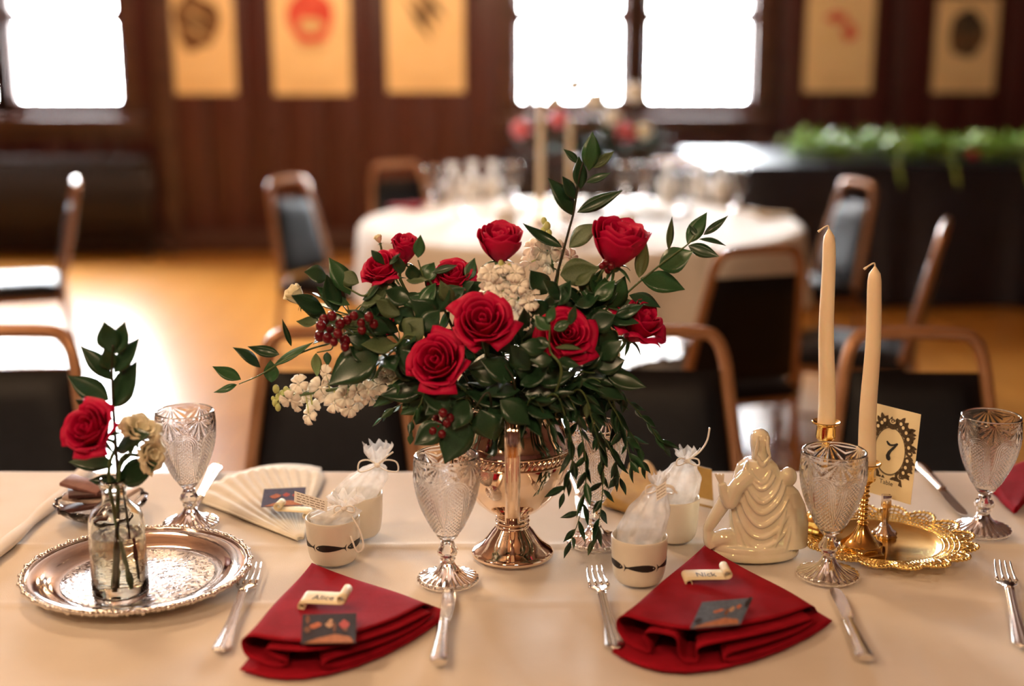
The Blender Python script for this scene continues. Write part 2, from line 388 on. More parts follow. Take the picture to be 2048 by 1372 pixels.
# ---- radiators
def radiator(xa, xb, top, label):
    t = thing('radiator', label, 'radiator', ((xa+xb)/2, Y1-.20, 0)); n = int((xb-xa)/.052); st = (xb-xa)/n
    sec = MB()
    for yy in (-.075,-.025,.025,.075): sec.tube([(0,yy,.10),(0,yy,top-.06)], .017, 8)
    sec.ball((0,0,top-.045), (.024,.10,.045), 12, 8); sec.ball((0,0,.10), (.024,.10,.045), 12, 8)
    me = sec.mesh('section', 'iron')
    for i in range(n): obj('section', me, parent=t, loc=(-(xb-xa)/2+st*(i+.5),0,0))
    for s in (-1,1):
        for yy in (-.07,.07): obj('foot', MB().lathe([(.0,.0),(.022,.0),(.016,.03),(.016,.09),(.0,.09)], 10, c=(s*((xb-xa)/2-st*.5),yy,0)), 'iron', t)
    obj('pipe', MB().tube([((xb-xa)/2,0,.12),((xb-xa)/2+.10,0,.12),((xb-xa)/2+.10,0,0)], .016, 8), 'iron', t)
    return t
radiator(-4.2,-2.46,.70,'dark cast iron column radiator under the left window'); radiator(-.12,1.3,.66,'dark cast iron radiator under the middle pair of windows')
# ---- posters
def blob(cx, cz, rx, rz, n=28, seed=0, amp=.12, a0=0, a1=2*pi):
    rr = random.Random(seed); ph = [rr.random()*6 for _ in range(4)]
    return [(cx+rx*cos(a0+(a1-a0)*i/n)*(1+amp*sin(3*2*pi*i/n+ph[0])), cz+rz*sin(a0+(a1-a0)*i/n)*(1+amp*sin(5*2*pi*i/n+ph[1]))) for i in range(n)]
def poster(xl, xr, yb, design, label):
    a = at(xl, yb, Y1-.03); b = at(xr, yb, Y1-.03); wd = b.x-a.x; ht = wd*1.5; base = Vector(((a.x+b.x)/2, Y1-.03, a.z))
    t = thing('poster', label, 'poster', base, 0, 'crest posters along the panelled wall')
    obj('sheet', MB().box(-wd/2, wd/2, -.004, 0, 0, ht), 'poster_paper', t)
    def flat(name, poly, mt, d):
        m = MB().prism(poly, 0, .0012).xf(Matrix.Translation((0,-.004-d,0)) @ Matrix.Rotation(R(90),4,'X')); obj(name, m, mt, t)
    cz = ht*.62
    for k in range(3):
        l = wd*(.26 if k == 0 else .20); flat('caption_line', [(-l,.055+.02*(2-k)-.004),(l,.055+.02*(2-k)-.004),(l,.055+.02*(2-k)+.003),(-l,.055+.02*(2-k)+.003)], 'print_tan', .001)
    for nm, poly, mt, d in design(wd, cz): flat(nm, poly, mt, d)
def sw(w_, x0, z0, x1, z1, th): 
    dx, dz = x1-x0, z1-z0; l = sqrt(dx*dx+dz*dz); nx, nz = -dz/l*th, dx/l*th
    return [(x0,z0),((x0+x1)/2+nx,(z0+z1)/2+nz),(x1,z1),((x0+x1)/2-nx,(z0+z1)/2-nz)]
def d1(w_, c): return [('crest', blob(0,c,w_*.30,w_*.36,seed=1), 'print_brown', .001)]+[('crest_stripe', sw(w_,-.22*w_,c+.24*w_-i*.11*w_,.22*w_,c-.02*w_-i*.11*w_,.03*w_), 'print_black' if i%2 else 'print_tan', .003) for i in range(3)]
def d2(w_, c): return [('crest', blob(0,c+.02,w_*.30,w_*.34,seed=2,amp=.05), 'print_red', .001), ('crest_band', blob(0,c-.06*w_,w_*.16,w_*.10,seed=3), 'print_tan', .003), ('crest_ring', blob(0,c-.34*w_,w_*.2,w_*.06,seed=4), 'print_tan', .001)]
def d3(w_, c): return [('crest_stripe', sw(w_,-.25*w_+.08*w_*i,c+.26*w_+.03*i,.10*w_+.09*w_*i,c-.30*w_+.14*w_*i,.06*w_), 'print_black' if i != 1 else 'print_brown', .001+.001*i) for i in range(3)]
def d4(w_, c): return [('crest', blob(.14*w_,c-.06*w_,w_*.10,w_*.14,seed=5,amp=.2), 'print_red', .001),('crest_mark', blob(-.05*w_,c+.14*w_,w_*.16,w_*.08,seed=6,amp=.2), 'print_red', .001)]
def d5(w_, c): return [('crest', blob(0,c,w_*.29,w_*.38,seed=7,amp=.06), 'print_black', .001)]+[('crest_arc', blob(.13*w_*s,c-.12*w_,w_*.11,w_*.13,seed=8+s,amp=.1), 'print_brown', .003) for s in (-1,1)]
poster(325,474,188,d1,'cream wall poster with brown striped oval crest, nearest the left window')
poster(549,703,189,d2,'cream wall poster with red square crest between two dark crests')
poster(775,929,184,d3,'cream wall poster with black diagonal crest left of the bright windows')
poster(1606,1741,184,d4,'cream wall poster with small red marks right of the bright windows')
poster(1863,1986,185,d5,'cream wall poster with dark round crest, rightmost on the wall')

# ================================================================== CHAIRS
def make_chair(label):
    t = thing('banquet_chair', label, 'chair', (0,0,0), 0, 'banquet chairs')     # faces +Y locally, origin under seat centre
    HB = .86
    def back(z): return -.175 - max(0,z-.44)*.22                                  # y of the back at height z
    pth = []
    for s in (-1, 1):
        side = [(s*.175, back(.44), .44), (s*.160, back(.60), .60), (s*.142, back(.74), .74), (s*.132, back(.81), .81), (s*.112, back(.85), .85), (s*.07, back(HB), HB)]
        pth = side+pth[::-1] if s == -1 else pth[:]+side[::-1] if False else pth+side[::-1]
    fr = MB().tube(bez(pth, 44), .0135, 8)
    obj('back_frame', fr, 'frame_bronze', t)
    def pad(u, v):
        z = .47+v*.315; hw = (.168-(z-.44)*.118)*(1-.02*v); x = (u*2-1)*hw
        e = (1-(2*u-1)**8)*(1-(2*v-1)**8)
        return (x, back(z)+.026*e-.006, z)
    def padb(u, v):
        z = .47+v*.315; hw = (.168-(z-.44)*.118)*(1-.02*v); x = ((1-u)*2-1)*hw
        e = (1-(2*u-1)**8)*(1-(2*v-1)**8)
        return (x, back(z)-.016*e-.006, z)
    obj('backrest', MB().sheet(pad,12,12).sheet(padb,12,12), 'vinyl_black', t, smooth=True)
    def top(u, v):
        a = (u*2-1); b = (v*2-1); e = (1-a**6)*(1-b**6); return (a*(.205-.02*(1-v)), b*.20, .44+.035*e)
    seat = MB().sheet(top,14,14); seat.box(-.19,.19,-.19,.195,.405,.441,.01)
    obj('seat', seat, 'vinyl_black', t, smooth=True)
    obj('seat_frame', MB().tube([(-.19,-.18,.40),(.19,-.18,.40),(.195,.19,.40),(-.195,.19,.40),(-.19,-.18,.40)], .011, 6), 'frame_bronze', t)
    for s in (-1,1):
        obj('leg', MB().tube([(s*.175,back(.44),.44),(s*.182,-.20,.25),(s*.19,-.245,.0)], .0125, 8), 'frame_bronze', t)
        obj('leg', MB().tube([(s*.185,.185,.41),(s*.19,.20,.2),(s*.195,.215,.0)], .0125, 8), 'frame_bronze', t)
        obj('stretcher', MB().tube([(s*.187,-.225,.12),(s*.193,.205,.14)], .008, 6), 'frame_bronze', t)
    return t
def yaw_to(fx, fy): return atan2(-fx, fy)     # rotation so that local +Y points along (fx,fy)
CH = [ # x, y, facing, label  (x,y of the seat centre)
 (-.345,2.21,(0.02,-1),'black banquet chair across the long table, behind the white stock flowers'),
 (.270,2.22,(-.05,-1),'black banquet chair across the long table, just right of the big bouquet'),
 (.775,2.20,(-.03,-1),'black banquet chair across the long table, behind the two tall tapers'),
 (-.985,2.22,(.03,-1),'black banquet chair across the long table at its left end'),
 (.60,3.80,(-.42,1.3),'black banquet chair with its back to us at the near side of the round table'),
 (-.72,5.42,(1,-.52),'banquet chair with shining backrest left of the round table'),
 (1.18,5.33,(-1,-.28),'banquet chair with tilted narrow back right of the round table'),
 (1.12,4.18,(-.93,.36),'banquet chair seen edge-on between the tapers and the dark buffet'),
 (-2.07,5.35,(-1,-.35),'banquet chair at the far left, seen from behind near the radiator'),
 (-.42,6.08,(.62,-1),'banquet chair half hidden behind the left of the round table'),
 (.70,6.15,(-.4,-1),'banquet chair behind the right of the round table near the navy buffet'),
]
ch0 = None
for x, y, f, lab in CH:
    if ch0 is None:
        ch0 = make_chair(lab); ch0.location = (x,y,0); ch0.rotation_euler = (0,0,yaw_to(*f))
    else: dup(ch0, (x,y,0), yaw_to(*f), lab)

# ================================================================== ROUND TABLE (background)
RT = Vector((.265, 5.06, 0)); RR = .85
t = thing('round_table', 'round banquet table under a pale cloth in the blurred background', 'table', RT)
obj('table_top', MB().lathe([(0,.715),(RR-.02,.715),(RR-.01,.725),(RR-.01,.738),(RR-.02,.742),(0,.742)], 64), 'wood_trim', t)
for a in range(4):
    q = R(45+90*a); obj('leg', MB().tube([(.5*cos(q),.5*sin(q),.715),(.55*cos(q),.55*sin(q),0)], .018, 8), 'iron', t)
prof = [(.0,.7455),(.3,.7455),(.6,.7455),(.8,.7455),(RR-.02,.7455),(RR,.742),(RR+.012,.728),(RR+.02,.69),(RR+.026,.60),(RR+.03,.54),(RR+.032,.48)]
def clothmod(tt, i, r, z):
    k = max(0,(.73-z)/.45); return (r+k*(.045*sin(11*tt+.4)+.03*sin(17*tt+1.3)), z)
cl = obj('round_tablecloth', MB().lathe(prof, 160, clothmod, caps=False), 'cloth_bg', None, loc=RT, smooth=True)
tag(cl, 'pale round tablecloth with rippled skirt in the blurred background', 'tablecloth')
RTZ = .7465
def polar(r, deg, z=RTZ): return Vector((RT.x+r*cos(R(deg)), RT.y+r*sin(R(deg)), z))

# ================================================================== NAVY BUFFET TABLE
bx0, bx1, by0, by1, bz = 1.06, 4.4, 7.05, 8.35, .785
t = thing('buffet_table', 'long buffet table hidden under a dark navy cloth', 'table', ((bx0+bx1)/2,(by0+by1)/2,0))
L_ = (bx1-bx0)/2; D_ = (by1-by0)/2
obj('table_top', MB().box(-L_+.02,L_-.02,-D_+.02,D_-.02,bz-.03,bz-.004), 'wood_trim', t)
for sx in (-1,1):
    for sy in (-1,1): obj('leg', MB().tube([(sx*(L_-.12),sy*(D_-.1),0),(sx*(L_-.12),sy*(D_-.1),bz-.03)], .02, 8), 'iron', t)
m = MB(); per = []
nx, ny = 60, 24
for i in range(nx): per.append((-L_+2*L_*i/nx,-D_))
for i in range(ny): per.append((L_,-D_+2*D_*i/ny))
for i in range(nx): per.append((L_-2*L_*i/nx,D_))
for i in range(ny): per.append((-L_,D_-2*D_*i/ny))
rows = [(1.0,bz+.002,0),(1.003,bz-.012,0),(1.006,bz-.10,.004),(1.01,.4,.014),(1.015,.02,.024)]; n = len(per); vsx = []; fsx = []
for sc_, z, am in rows:
    for i, (x, y) in enumerate(per):
        k = am*sin(i*1.1+1.7*sin(i*.37)); vsx.append((x*sc_+k*(1 if abs(x) >= L_-.01 else 0), y*sc_+k*(1 if abs(y) >= D_-.01 else 0)*-1, z))
for j in range(len(rows)-1):
    for i in range(n): fsx.append((j*n+i,(j+1)*n+i,(j+1)*n+(i+1)%n,j*n+(i+1)%n))
fsx.append(tuple(range(n)))
m.add(vsx, fsx)
bc = obj('buffet_cloth', m, 'cloth_navy', None, loc=t.location, smooth='auto'); tag(bc, 'dark navy floor-length cloth on the buffet table at the right', 'tablecloth')
# garland of greenery lying on the buffet
def unit_leaf(name, mt, curl=.08, fold=.10, shape=1.0, nu=6, nv=2, thick=.006):
    """leaf of length 1 along +X, half width .5*w(u) along Y; unit width 1"""
    def fn(u, v):
        wv = sin(pi*u**(.82*shape))**1.12 if 0 < u < 1 else 0
        y = (v-.5)*wv; z = curl*sin(pi*u)*-1+curl*.9*u*u*-1*.3 + fold*abs(v-.5)*2*wv*.6
        return (u, y, z)
    return MB().sheet(fn, nu, nv, thick).mesh(name, mt, True)
def place_leaf(mesh, root, B, T, wd, roll=0.0, name='leaf', up=None):
    X = (T-B); L = X.length; X = X/L
    hint = Vector(up) if up else Vector((0,-.75,.66))
    Z = hint - X*hint.dot(X)
    Z = Z.normalized() if Z.length > 1e-4 else Vector((0,0,1))
    Z = Quaternion(X, roll) @ Z; Y = Z.cross(X)
    M = Matrix(((X.x*L,Y.x*wd,Z.x*L,B.x),(X.y*L,Y.y*wd,Z.y*L,B.y),(X.z*L,Y.z*wd,Z.z*L,B.z),(0,0,0,1)))
    M.translation = B-root.location
    return obj(name, mesh, parent=root, M=M)
gar_path = bez([at(1590,318,7.45), at(1700,312,7.35), at(1800,318,7.3), at(1880,310,7.35), at(2000,312,7.3), at(2100,312,7.35)], 60)
g0 = gar_path[30].copy(); g0.z = bz+.005
t = thing('leafy_garland', 'bright green leafy garland lying on the navy buffet', 'garland', g0)
obj('stem', MB().tube([Vector((p.x,p.y,bz+.02)) for p in gar_path], .012, 6), 'stem_green', t, world=True)
fm = MB(); rg = random.Random(5)
for i in range(760):
    p = gar_path[rg.randrange(len(gar_path))].copy(); p.z = bz+.02+rg.random()*.075
    p += Vector((rg.gauss(0,.06), rg.gauss(0,.085), 0)); a = rg.random()*6.28; el = rg.uniform(-.1,1.0); L = rg.uniform(.07,.15)
    d = Vector((cos(a)*cos(el), sin(a)*cos(el), sin(el))); s_ = d.cross(Vector((0,0,1))).normalized()*L*.17; q = p+d*L*.5+Vector((0,0,.012))
    fm.add([p, q-s_, p+d*L, q+s_, q-Vector((0,0,.004))], [(0,1,4),(1,2,4),(2,3,4),(3,0,4),(0,3,2,1)])
o = obj('leaves', fm, 'leaf_garland', t, world=True, smooth=False); o['kind'] = 'stuff'
for k in range(9):
    p = gar_path[10+k*5].copy(); p.y -= .16+.05*(k%3); p.y = max(p.y, by0-.05); 
    a = Vector((p.x, by0-.02, bz+.015)); 
    if k in (2,5,8): obj('trailing_sprig', MB().tube([a+Vector((0,.2,.02)), a+Vector((0,.03,.02)), a+Vector((.01,-.012,-.06)), a+Vector((.02,-.03,-.13))], [.006,.006,.012,.002], 6), 'leaf_garland', t, world=True)
obj('red_flower', MB().ball((at(1945,322,7.2)).to_tuple()[:2]+(bz+.05,), (.03,.03,.025), 12, 8), 'rose_red', t, world=True)
# ================================================================== LONG TABLE (foreground)
TY0, TY1 = 1.195, 1.965
t = thing('banquet_table', 'long folding banquet table under the cream cloth in the foreground', 'table', (.27,(TY0+TY1)/2,0))
obj('table_top', MB().box(-.93,.93,-.375,.375,TZ-.03,TZ-.006,.006), 'wood_trim', t)
for sx in (-.8,.8):
    for sy in (-.3,.3): obj('leg', MB().tube([(sx,sy,0),(sx,sy,TZ-.03)], .016, 8), 'iron', t)
t2 = thing('banquet_table', 'second folding table joined at the far left end of the long table', 'table', (-1.60,(TY0+TY1)/2,0))
obj('table_top', MB().box(-.92,.92,-.375,.375,TZ-.03,TZ-.006,.006), 'wood_trim', t2)
for sx in (-.8,.8):
    for sy in (-.3,.3): obj('leg', MB().tube([(sx,sy,0),(sx,sy,TZ-.03)], .016, 8), 'iron', t2)
def cloth(x0, x1, hemleft=False):
    """cloth over a table top: fine top grid with pressed creases, then hanging skirts"""
    def hz(x, y):
        z = .0012*mnoise.noise(Vector((x*5,y*5,.3)))+.0006*mnoise.noise(Vector((x*17,y*17,1.3)))
        for yc, h_, wd in ((1.650,.0030,.010),(1.462,.0022,.008)):
            q = abs(y-yc-.004*sin(x*4))/wd; z += h_*max(0,1-q)
        for xc, h_, wd in ((-.345,.0016,.007),(.48,.0016,.007)):
            q = abs(x-xc-.003*sin(y*9))/wd; z += h_*max(0,1-q)
        return z
    nx, ny = int((x1-x0)*95), 90
    xs = [x0+(x1-x0)*i/nx for i in range(nx+1)]; ys = [TY0+(TY1-TY0)*j/ny for j in range(ny+1)]
    rowsY = [(TY0-.020,TZ-.24),(TY0-.016,TZ-.12),(TY0-.010,TZ-.03),(TY0-.006,TZ-.008)]
    rowsY2 = [(TY1+.006,TZ-.008),(TY1+.010,TZ-.03),(TY1+.016,TZ-.12),(TY1+.020,TZ-.24)]
    V_ = []; F_ = []; W = nx+1
    for (y, z) in rowsY: V_ += [(x, y-.010*sin(x*14)*max(0,(TZ-.03-z)/.2), z) for x in xs]
    for y in ys: V_ += [(x, y, TZ-.0045+hz(x,y)-(.0006 if y in (TY0,TY1) else 0)) for x in xs]
    for (y, z) in rowsY2: V_ += [(x, y+.010*sin(x*13)*max(0,(TZ-.03-z)/.2), z) for x in xs]
    for j in range(len(V_)//W-1):
        for i in range(nx): F_.append((j*W+i, j*W+i+1, (j+1)*W+i+1, (j+1)*W+i))
    return MB().add(V_, F_)
o = obj('tablecloth', cloth(-.675,1.22), 'cloth_cream', None, smooth=True); tag(o, 'cream tablecloth with pressed creases on the long foreground table', 'tablecloth')
o = obj('tablecloth', cloth(-2.5,-.682), 'cloth_cream', None, smooth=True); tag(o, 'cream tablecloth left of the rolled seam at the left edge', 'tablecloth')
hm = []
for i in range(40):
    y = TY0-.004+(TY1-TY0+.008)*i/39; hm.append((-.672+.004*sin(y*11), y, TZ+.0045))
o = obj('cloth_seam', MB().tube(hm, [.0105+.002*sin(i*.9) for i in range(40)], 10, flat=.62), 'cloth_cream', None, smooth=True)
tag(o, 'rolled cloth seam running across the table at the left edge', 'cloth edge')

# ================================================================== GOBLETS
def smooth(a, b, x):
    x = min(1,max(0,(x-a)/(b-a))); return x*x*(3-2*x)
BOWL = [(.0078,.056),(.0100,.0585),(.0135,.063),(.0175,.070),(.0215,.0785),(.0262,.0885),(.0308,.099),(.0346,.110),(.0374,.121),(.0394,.132),(.0405,.143),(.0408,.152),(.0402,.162),(.0397,.1685),(.0396,.1710)]
def prof_r(z):
    for (r0,z0),(r1,z1) in zip(BOWL, BOWL[1:]):
        if z <= z1: return r0+(r1-r0)*(z-z0)/(z1-z0)
    return BOWL[-1][0]
def goblet_relief(th, z):
    """height of the pressed pattern on the bowl"""
    n = 6; s = (th/(2*pi)*n) % 1.0; x = (s-.5)*2*pi*prof_r(z)/n      # metres across the panel
    if z < .066: return 0
    zc = .130; rx = .0165
    # arch: U-turned panel with round top
    if z < zc: d = rx-abs(x)
    else: d = rx-sqrt(x*x+(z-zc)**2)
    h = 0
    for off in (.0004,.0030,.0056):
        h += .0013*max(0,1-abs(d-off)/.0012)
    if d > .0074:       # diamond lattice inside
        p = .0052; a = abs(((x+z)/p) % 1-.5)*2; b = abs(((x-z)/p) % 1-.5)*2
        h += .0016*min(a,b)
    elif d < -.0008:    # outside: upper fan / lower diamonds
        xs = x-math.copysign(pi*prof_r(z)/n, x); zz = z-.168
        if z > .140:
            an = atan2(zz, xs); rr = sqrt(xs*xs+zz*zz)
            h += .0007*abs(sin(an*8))*smooth(.001,.004,rr)
        else:
            p = .0058; a = abs(((x+z)/p) % 1-.5)*2; b = abs(((x-z)/p) % 1-.5)*2; h += .0011*min(a,b)
    return h*smooth(.066,.076,z)*(1-smooth(.1655,.168,z))
def goblet_meshes(hi):
    nt, nz = (384, 130) if hi else (32, 16)
    zs = [.056+(.171-.056)*i/nz for i in range(nz+1)]
    outer = [(prof_r(z), z) for z in zs]
    inner = [(max(.0005,prof_r(z)-.0032 if z > .066 else (prof_r(.066)-.0032)*max(0.03,(z-.062)/.004)), z) for z in zs[::-1] if z > .0625]
    prof = outer + [(prof_r(.171)-.0012,.1722),(prof_r(.171)-.0026,.1718)] + inner
    no = len(outer)
    def mod(th, i, r, z):
        return (r+goblet_relief(th, z), z) if (hi and i < no) else (r, z)
    bowl = MB().lathe(prof, nt, mod)
    stem = MB().lathe([(.0076,.0555),(.0080,.0535),(.0092,.051),(.0088,.049),(.0112,.046),(.0128,.0415),(.0118,.037),(.0086,.034),(.0096,.032),(.0098,.0305),(.0084,.0285),(.0082,.027)], 24 if hi else 14,
        (lambda th,i,r,z: (r*(1+.06*cos(8*th)) if 3 <= i <= 6 else r, z)))
    nf = 24
    def fmod(th, i, r, z):
        k = smooth(.012,.036,r)
        return (r*(1+.035*k*abs(sin(th*nf/2))), z+(.0016*k*abs(sin(th*nf/2)) if z > .003 else 0))
    foot = MB().lathe([(.0082,.0265),(.0098,.0225),(.0135,.0175),(.0185,.0135),(.0260,.0088),(.0330,.0058),(.0372,.0042),(.0378,.0022),(.0368,.0008),(.0330,.0010),(.0220,.0045),(.0120,.0075),(.0008,.0085)], 144 if hi else 32, fmod if hi else None)
    return [(nm, m.mesh(nm,'glass',True)) for nm, m in (('bowl',bowl),('stem',stem),('foot',foot))]
GH = goblet_meshes(True); GL = goblet_meshes(False)
def goblet(P, label, rz=0.0, hi=True, group=None, s=1.0):
    t = thing('goblet', label, 'goblet', P, rz, group); t.scale = (s,s,s*.96)
    for nm, me in (GH if hi else GL): obj(nm, me, parent=t)
    return t
EPS = .0006
def tp(px, py, z=TZ): 
    p = on(px, py, z); return Vector((p.x, p.y, TZ+EPS))
goblet(tp(382,1050), 'pressed glass goblet behind the right rim of the silver tray', .2)
goblet(tp(896,1162), 'pressed glass goblet standing in front of the silver vase', .35)
goblet(tp(1189,1086), 'pressed glass goblet half hidden behind the trailing foliage', .1)
goblet(tp(1655,1152), 'pressed glass goblet beside the pearly figurine', .45)
goblet(tp(1964,1062), 'pressed glass goblet at the right edge beside the red napkin', .3)

# ================================================================== SILVER TRAY
P = on(276,1142,TZ+.012); TR = Vector((P.x,P.y,TZ+EPS)); RTR = .146
t = thing('serving_tray', 'round silver tray with engraved centre and ornate rim under the bottle', 'tray', TR); t.scale = (.965,.965,1)
pr = [(.0,.0),(.100,.0),(.108,.001),(.116,.006),(.122,.0115),(.132,.0135),(.1405,.0150),(.1415,.0175),(.132,.0162),(.121,.0142),(.1145,.0090),(.107,.0040),(.099,.0030),(.0,.0030)]
obj('dish', MB().lathe(pr, 128), 'silver_tray', t, smooth=True)
def engr(u, v):
    a = u*2*pi; r = .0985*v; return (r*cos(a), r*sin(a), .0034+.0001)
obj('engraved_centre', MB().lathe([(.0,.0030),(.0965,.0030),(.0970,.0034),(.0962,.0037),(.0,.0037)], 96), 'silver_engraved', t, smooth=True)
rim = MB(); NB = 150
for k in range(NB):
    a = 2*pi*k/NB; b = .1425+(.0022 if k%5 == 0 else 0); rim.ball((b*cos(a), b*sin(a), .0168), (.0034,.0034,.0034 if k%3 else .0045), 7, 5)
o = obj('beaded_rim', rim, 'silver', t, smooth=True); o['kind'] = 'stuff'
obj('rim_wire', MB().tube([(.1378*cos(2*pi*k/96),.1378*sin(2*pi*k/96),.0172) for k in range(97)], .0016, 6), 'silver', t, smooth=True)

# ================================================================== GLASS BOTTLE ON THE TRAY
P = on(243,1194,TZ+.004); BT = Vector((P.x,P.y,TZ+.0048))
t = thing('glass_bottle', 'clear embossed glass bottle holding water on the silver tray', 'bottle', BT)
bo = [(.0,.0),(.028,.0),(.0318,.002),(.0328,.006),(.0330,.03),(.0328,.06),(.0326,.090),(.0318,.100),(.0290,.1085),(.0240,.1145),(.0185,.119),(.0150,.123),(.0140,.128),(.0142,.138),(.0165,.140),(.0172,.1435),(.0168,.147),(.0150,.1490)]
bi = [(.0128,.1485),(.0118,.140),(.0116,.128),(.0126,.122),(.0165,.1160),(.0222,.1110),(.0270,.1055),(.0292,.098),(.0300,.088),(.0302,.03),(.0300,.010),(.0270,.0062),(.0,.0056)]
def emb(th, i, r, z):
    if i < len(bo) and .012 < z < .092:
        k = mnoise.noise(Vector((cos(th)*4, sin(th)*4, z*120))); r += .0007*max(0,k)*2
    return (r, z)
zz = []
for (r0,z0),(r1,z1) in zip(bo,bo[1:]):
    m_ = 10 if z1-z0 > .02 else 1
    zz += [(r0+(r1-r0)*q/m_, z0+(z1-z0)*q/m_) for q in range(m_)]
full = zz+[bo[-1]]+bi; nbo = len(zz)+1
def emb2(th, i, r, z):
    if i < nbo and .010 < z < .094: r += .0009*max(0, mnoise.noise(Vector((cos(th)*3.2, sin(th)*3.2, z*95))))
    return (r, z)
obj('body', MB().lathe(full, 96, emb2), 'glass_bottle', t, smooth=True)
obj('water', MB().lathe([(.0,.0060),(.0265,.0066),(.0294,.0105),(.0296,.03),(.0296,.0815),(.0,.0815)], 48), 'water', t, smooth='auto')

# ================================================================== SMALL GLASS DISH WITH PACKETS
P = tp(205,1034)
t = thing('glass_dish', 'low cut glass dish holding packets behind the bottle', 'dish', P)
def dm(th, i, r, z): return (r*(1+.03*cos(16*th)) if r > .03 else r, z)
obj('bowl', MB().lathe([(.0,.0),(.030,.0),(.036,.002),(.050,.010),(.060,.019),(.064,.026),(.062,.027),(.056,.0205),(.047,.0130),(.034,.0062),(.0,.0055)], 96, dm), 'glass', t, smooth=True)
pk = [((-.022,-.012,.020),(.064,.034,.006),8,-.12,'packet_brown','dark brown packet lying lowest in the glass dish'),((-.020,.004,.028),(.062,.034,.006),-6,.10,'packet_white','pale packet second from the bottom of the glass dish'),
      ((-.012,.002,.036),(.066,.032,.006),20,.06,'packet_brown','dark brown packet leaning across the pale packet in the dish'),((-.026,.010,.044),(.060,.032,.006),-14,.18,'packet_pink','pinkish packet on top of the dish'),((.030,.002,.032),(.040,.030,.006),55,-.2,'packet_white','pale packet at the right side of the glass dish')]
for (c, d, rz, tl, mt, lb) in pk:
    m = MB().box(-d[0]/2,d[0]/2,-d[1]/2,d[1]/2,-d[2]/2,d[2]/2,.0015)
    o = obj('packet', m, mt, None, smooth='auto'); o.location = P+Vector(c); o.rotation_euler = (tl*.6,tl,R(rz)); tag(o, lb, 'packet', 'packets in the glass dish')

# ================================================================== SILVER URN VASE
P = on(1025,1108); VZ = Vector((P.x,P.y,TZ+EPS))
t = thing('silver_vase', 'rose-toned silver pedestal urn with reeded handle holding the bouquet', 'vase', VZ)
pr = [(.0,.0),(.051,.0),(.0537,.0015),(.0542,.0045),(.0530,.0065),(.0495,.0090),(.0440,.0130),(.0385,.0180),(.0330,.0250),(.0275,.0325),(.0225,.0385),(.0215,.0400),(.0222,.0412),(.0215,.0425),(.0200,.0440)]
obj('foot', MB().lathe(pr, 96), 'silver_vase', t, smooth=True)
st_ = [(.0200,.0438),(.0205,.0445),(.0226,.0460),(.0228,.0475),(.0208,.0490),(.0203,.0505),(.0222,.0520),(.0222,.0535),(.0205,.0550)]
obj('stem', MB().lathe(st_, 64), 'silver_vase', t, smooth=True)
bd = [(.0205,.0548),(.0250,.0580),(.0350,.0640),(.0470,.0745),(.0565,.0860),(.0640,.0985),(.0695,.1110),(.0735,.1235),(.0760,.1350),(.0772,.1440),(.0765,.1520),(.0730,.1610),(.0680,.1700),(.0640,.1790),(.0615,.1880),(.0610,.1970),(.0640,.2060),(.0665,.2100),
      (.0650,.2105),(.0595,.1970),(.0600,.1880),(.0625,.1790),(.0665,.1700),(.0715,.1610),(.0745,.1500),(.0720,.1235),(.0560,.0880),(.0300,.0640),(.0,.0610)]
obj('bowl', MB().lathe(bd, 96), 'silver_vase', t, smooth=True)
rp = MB(); NR = 64
for k in range(NR):
    a = 2*pi*k/NR; b = a+2*pi/NR*1.0
    rp.tube([Vector((.0775*cos(a+(b-a)*q), .0775*sin(a+(b-a)*q), .1385+.011*q)) for q in (0,.25,.5,.75,1)], [.0012,.0024,.0028,.0024,.0012], 6)
o = obj('rope_band', rp, 'silver_vase', t, smooth=True); o['kind'] = 'stuff'
for zq in (.1365,.1515): obj('band_ring', MB().tube([(.0772*cos(2*pi*k/72),.0772*sin(2*pi*k/72),zq) for k in range(73)], .0016, 6), 'silver_vase', t, smooth=True)
for s in (-1,1):
    pth = bez([(0,s*.060,.196),(0,s*.072,.212),(0,s*.090,.212),(0,s*.104,.195),(0,s*.106,.165),(0,s*.096,.125),(0,s*.076,.085),(0,s*.050,.062),(0,s*.030,.058)], 40)
    hb = MB(); hb.tube(pth, .0100, 10, flat=.42, ref=(0,s*.5,1))
    hb.xf(Matrix.Identity(4)); hd = obj('handle', hb, 'silver_vase', t, smooth=True)
    for q in (-.0055,0,.0055):
        obj('reed', MB().tube([Vector((q, p.y+s*.0036*(1 if True else 0), p.z+.001)) for p in pth[4:-3]], .0016, 6), 'silver_vase', hd, smooth=True)

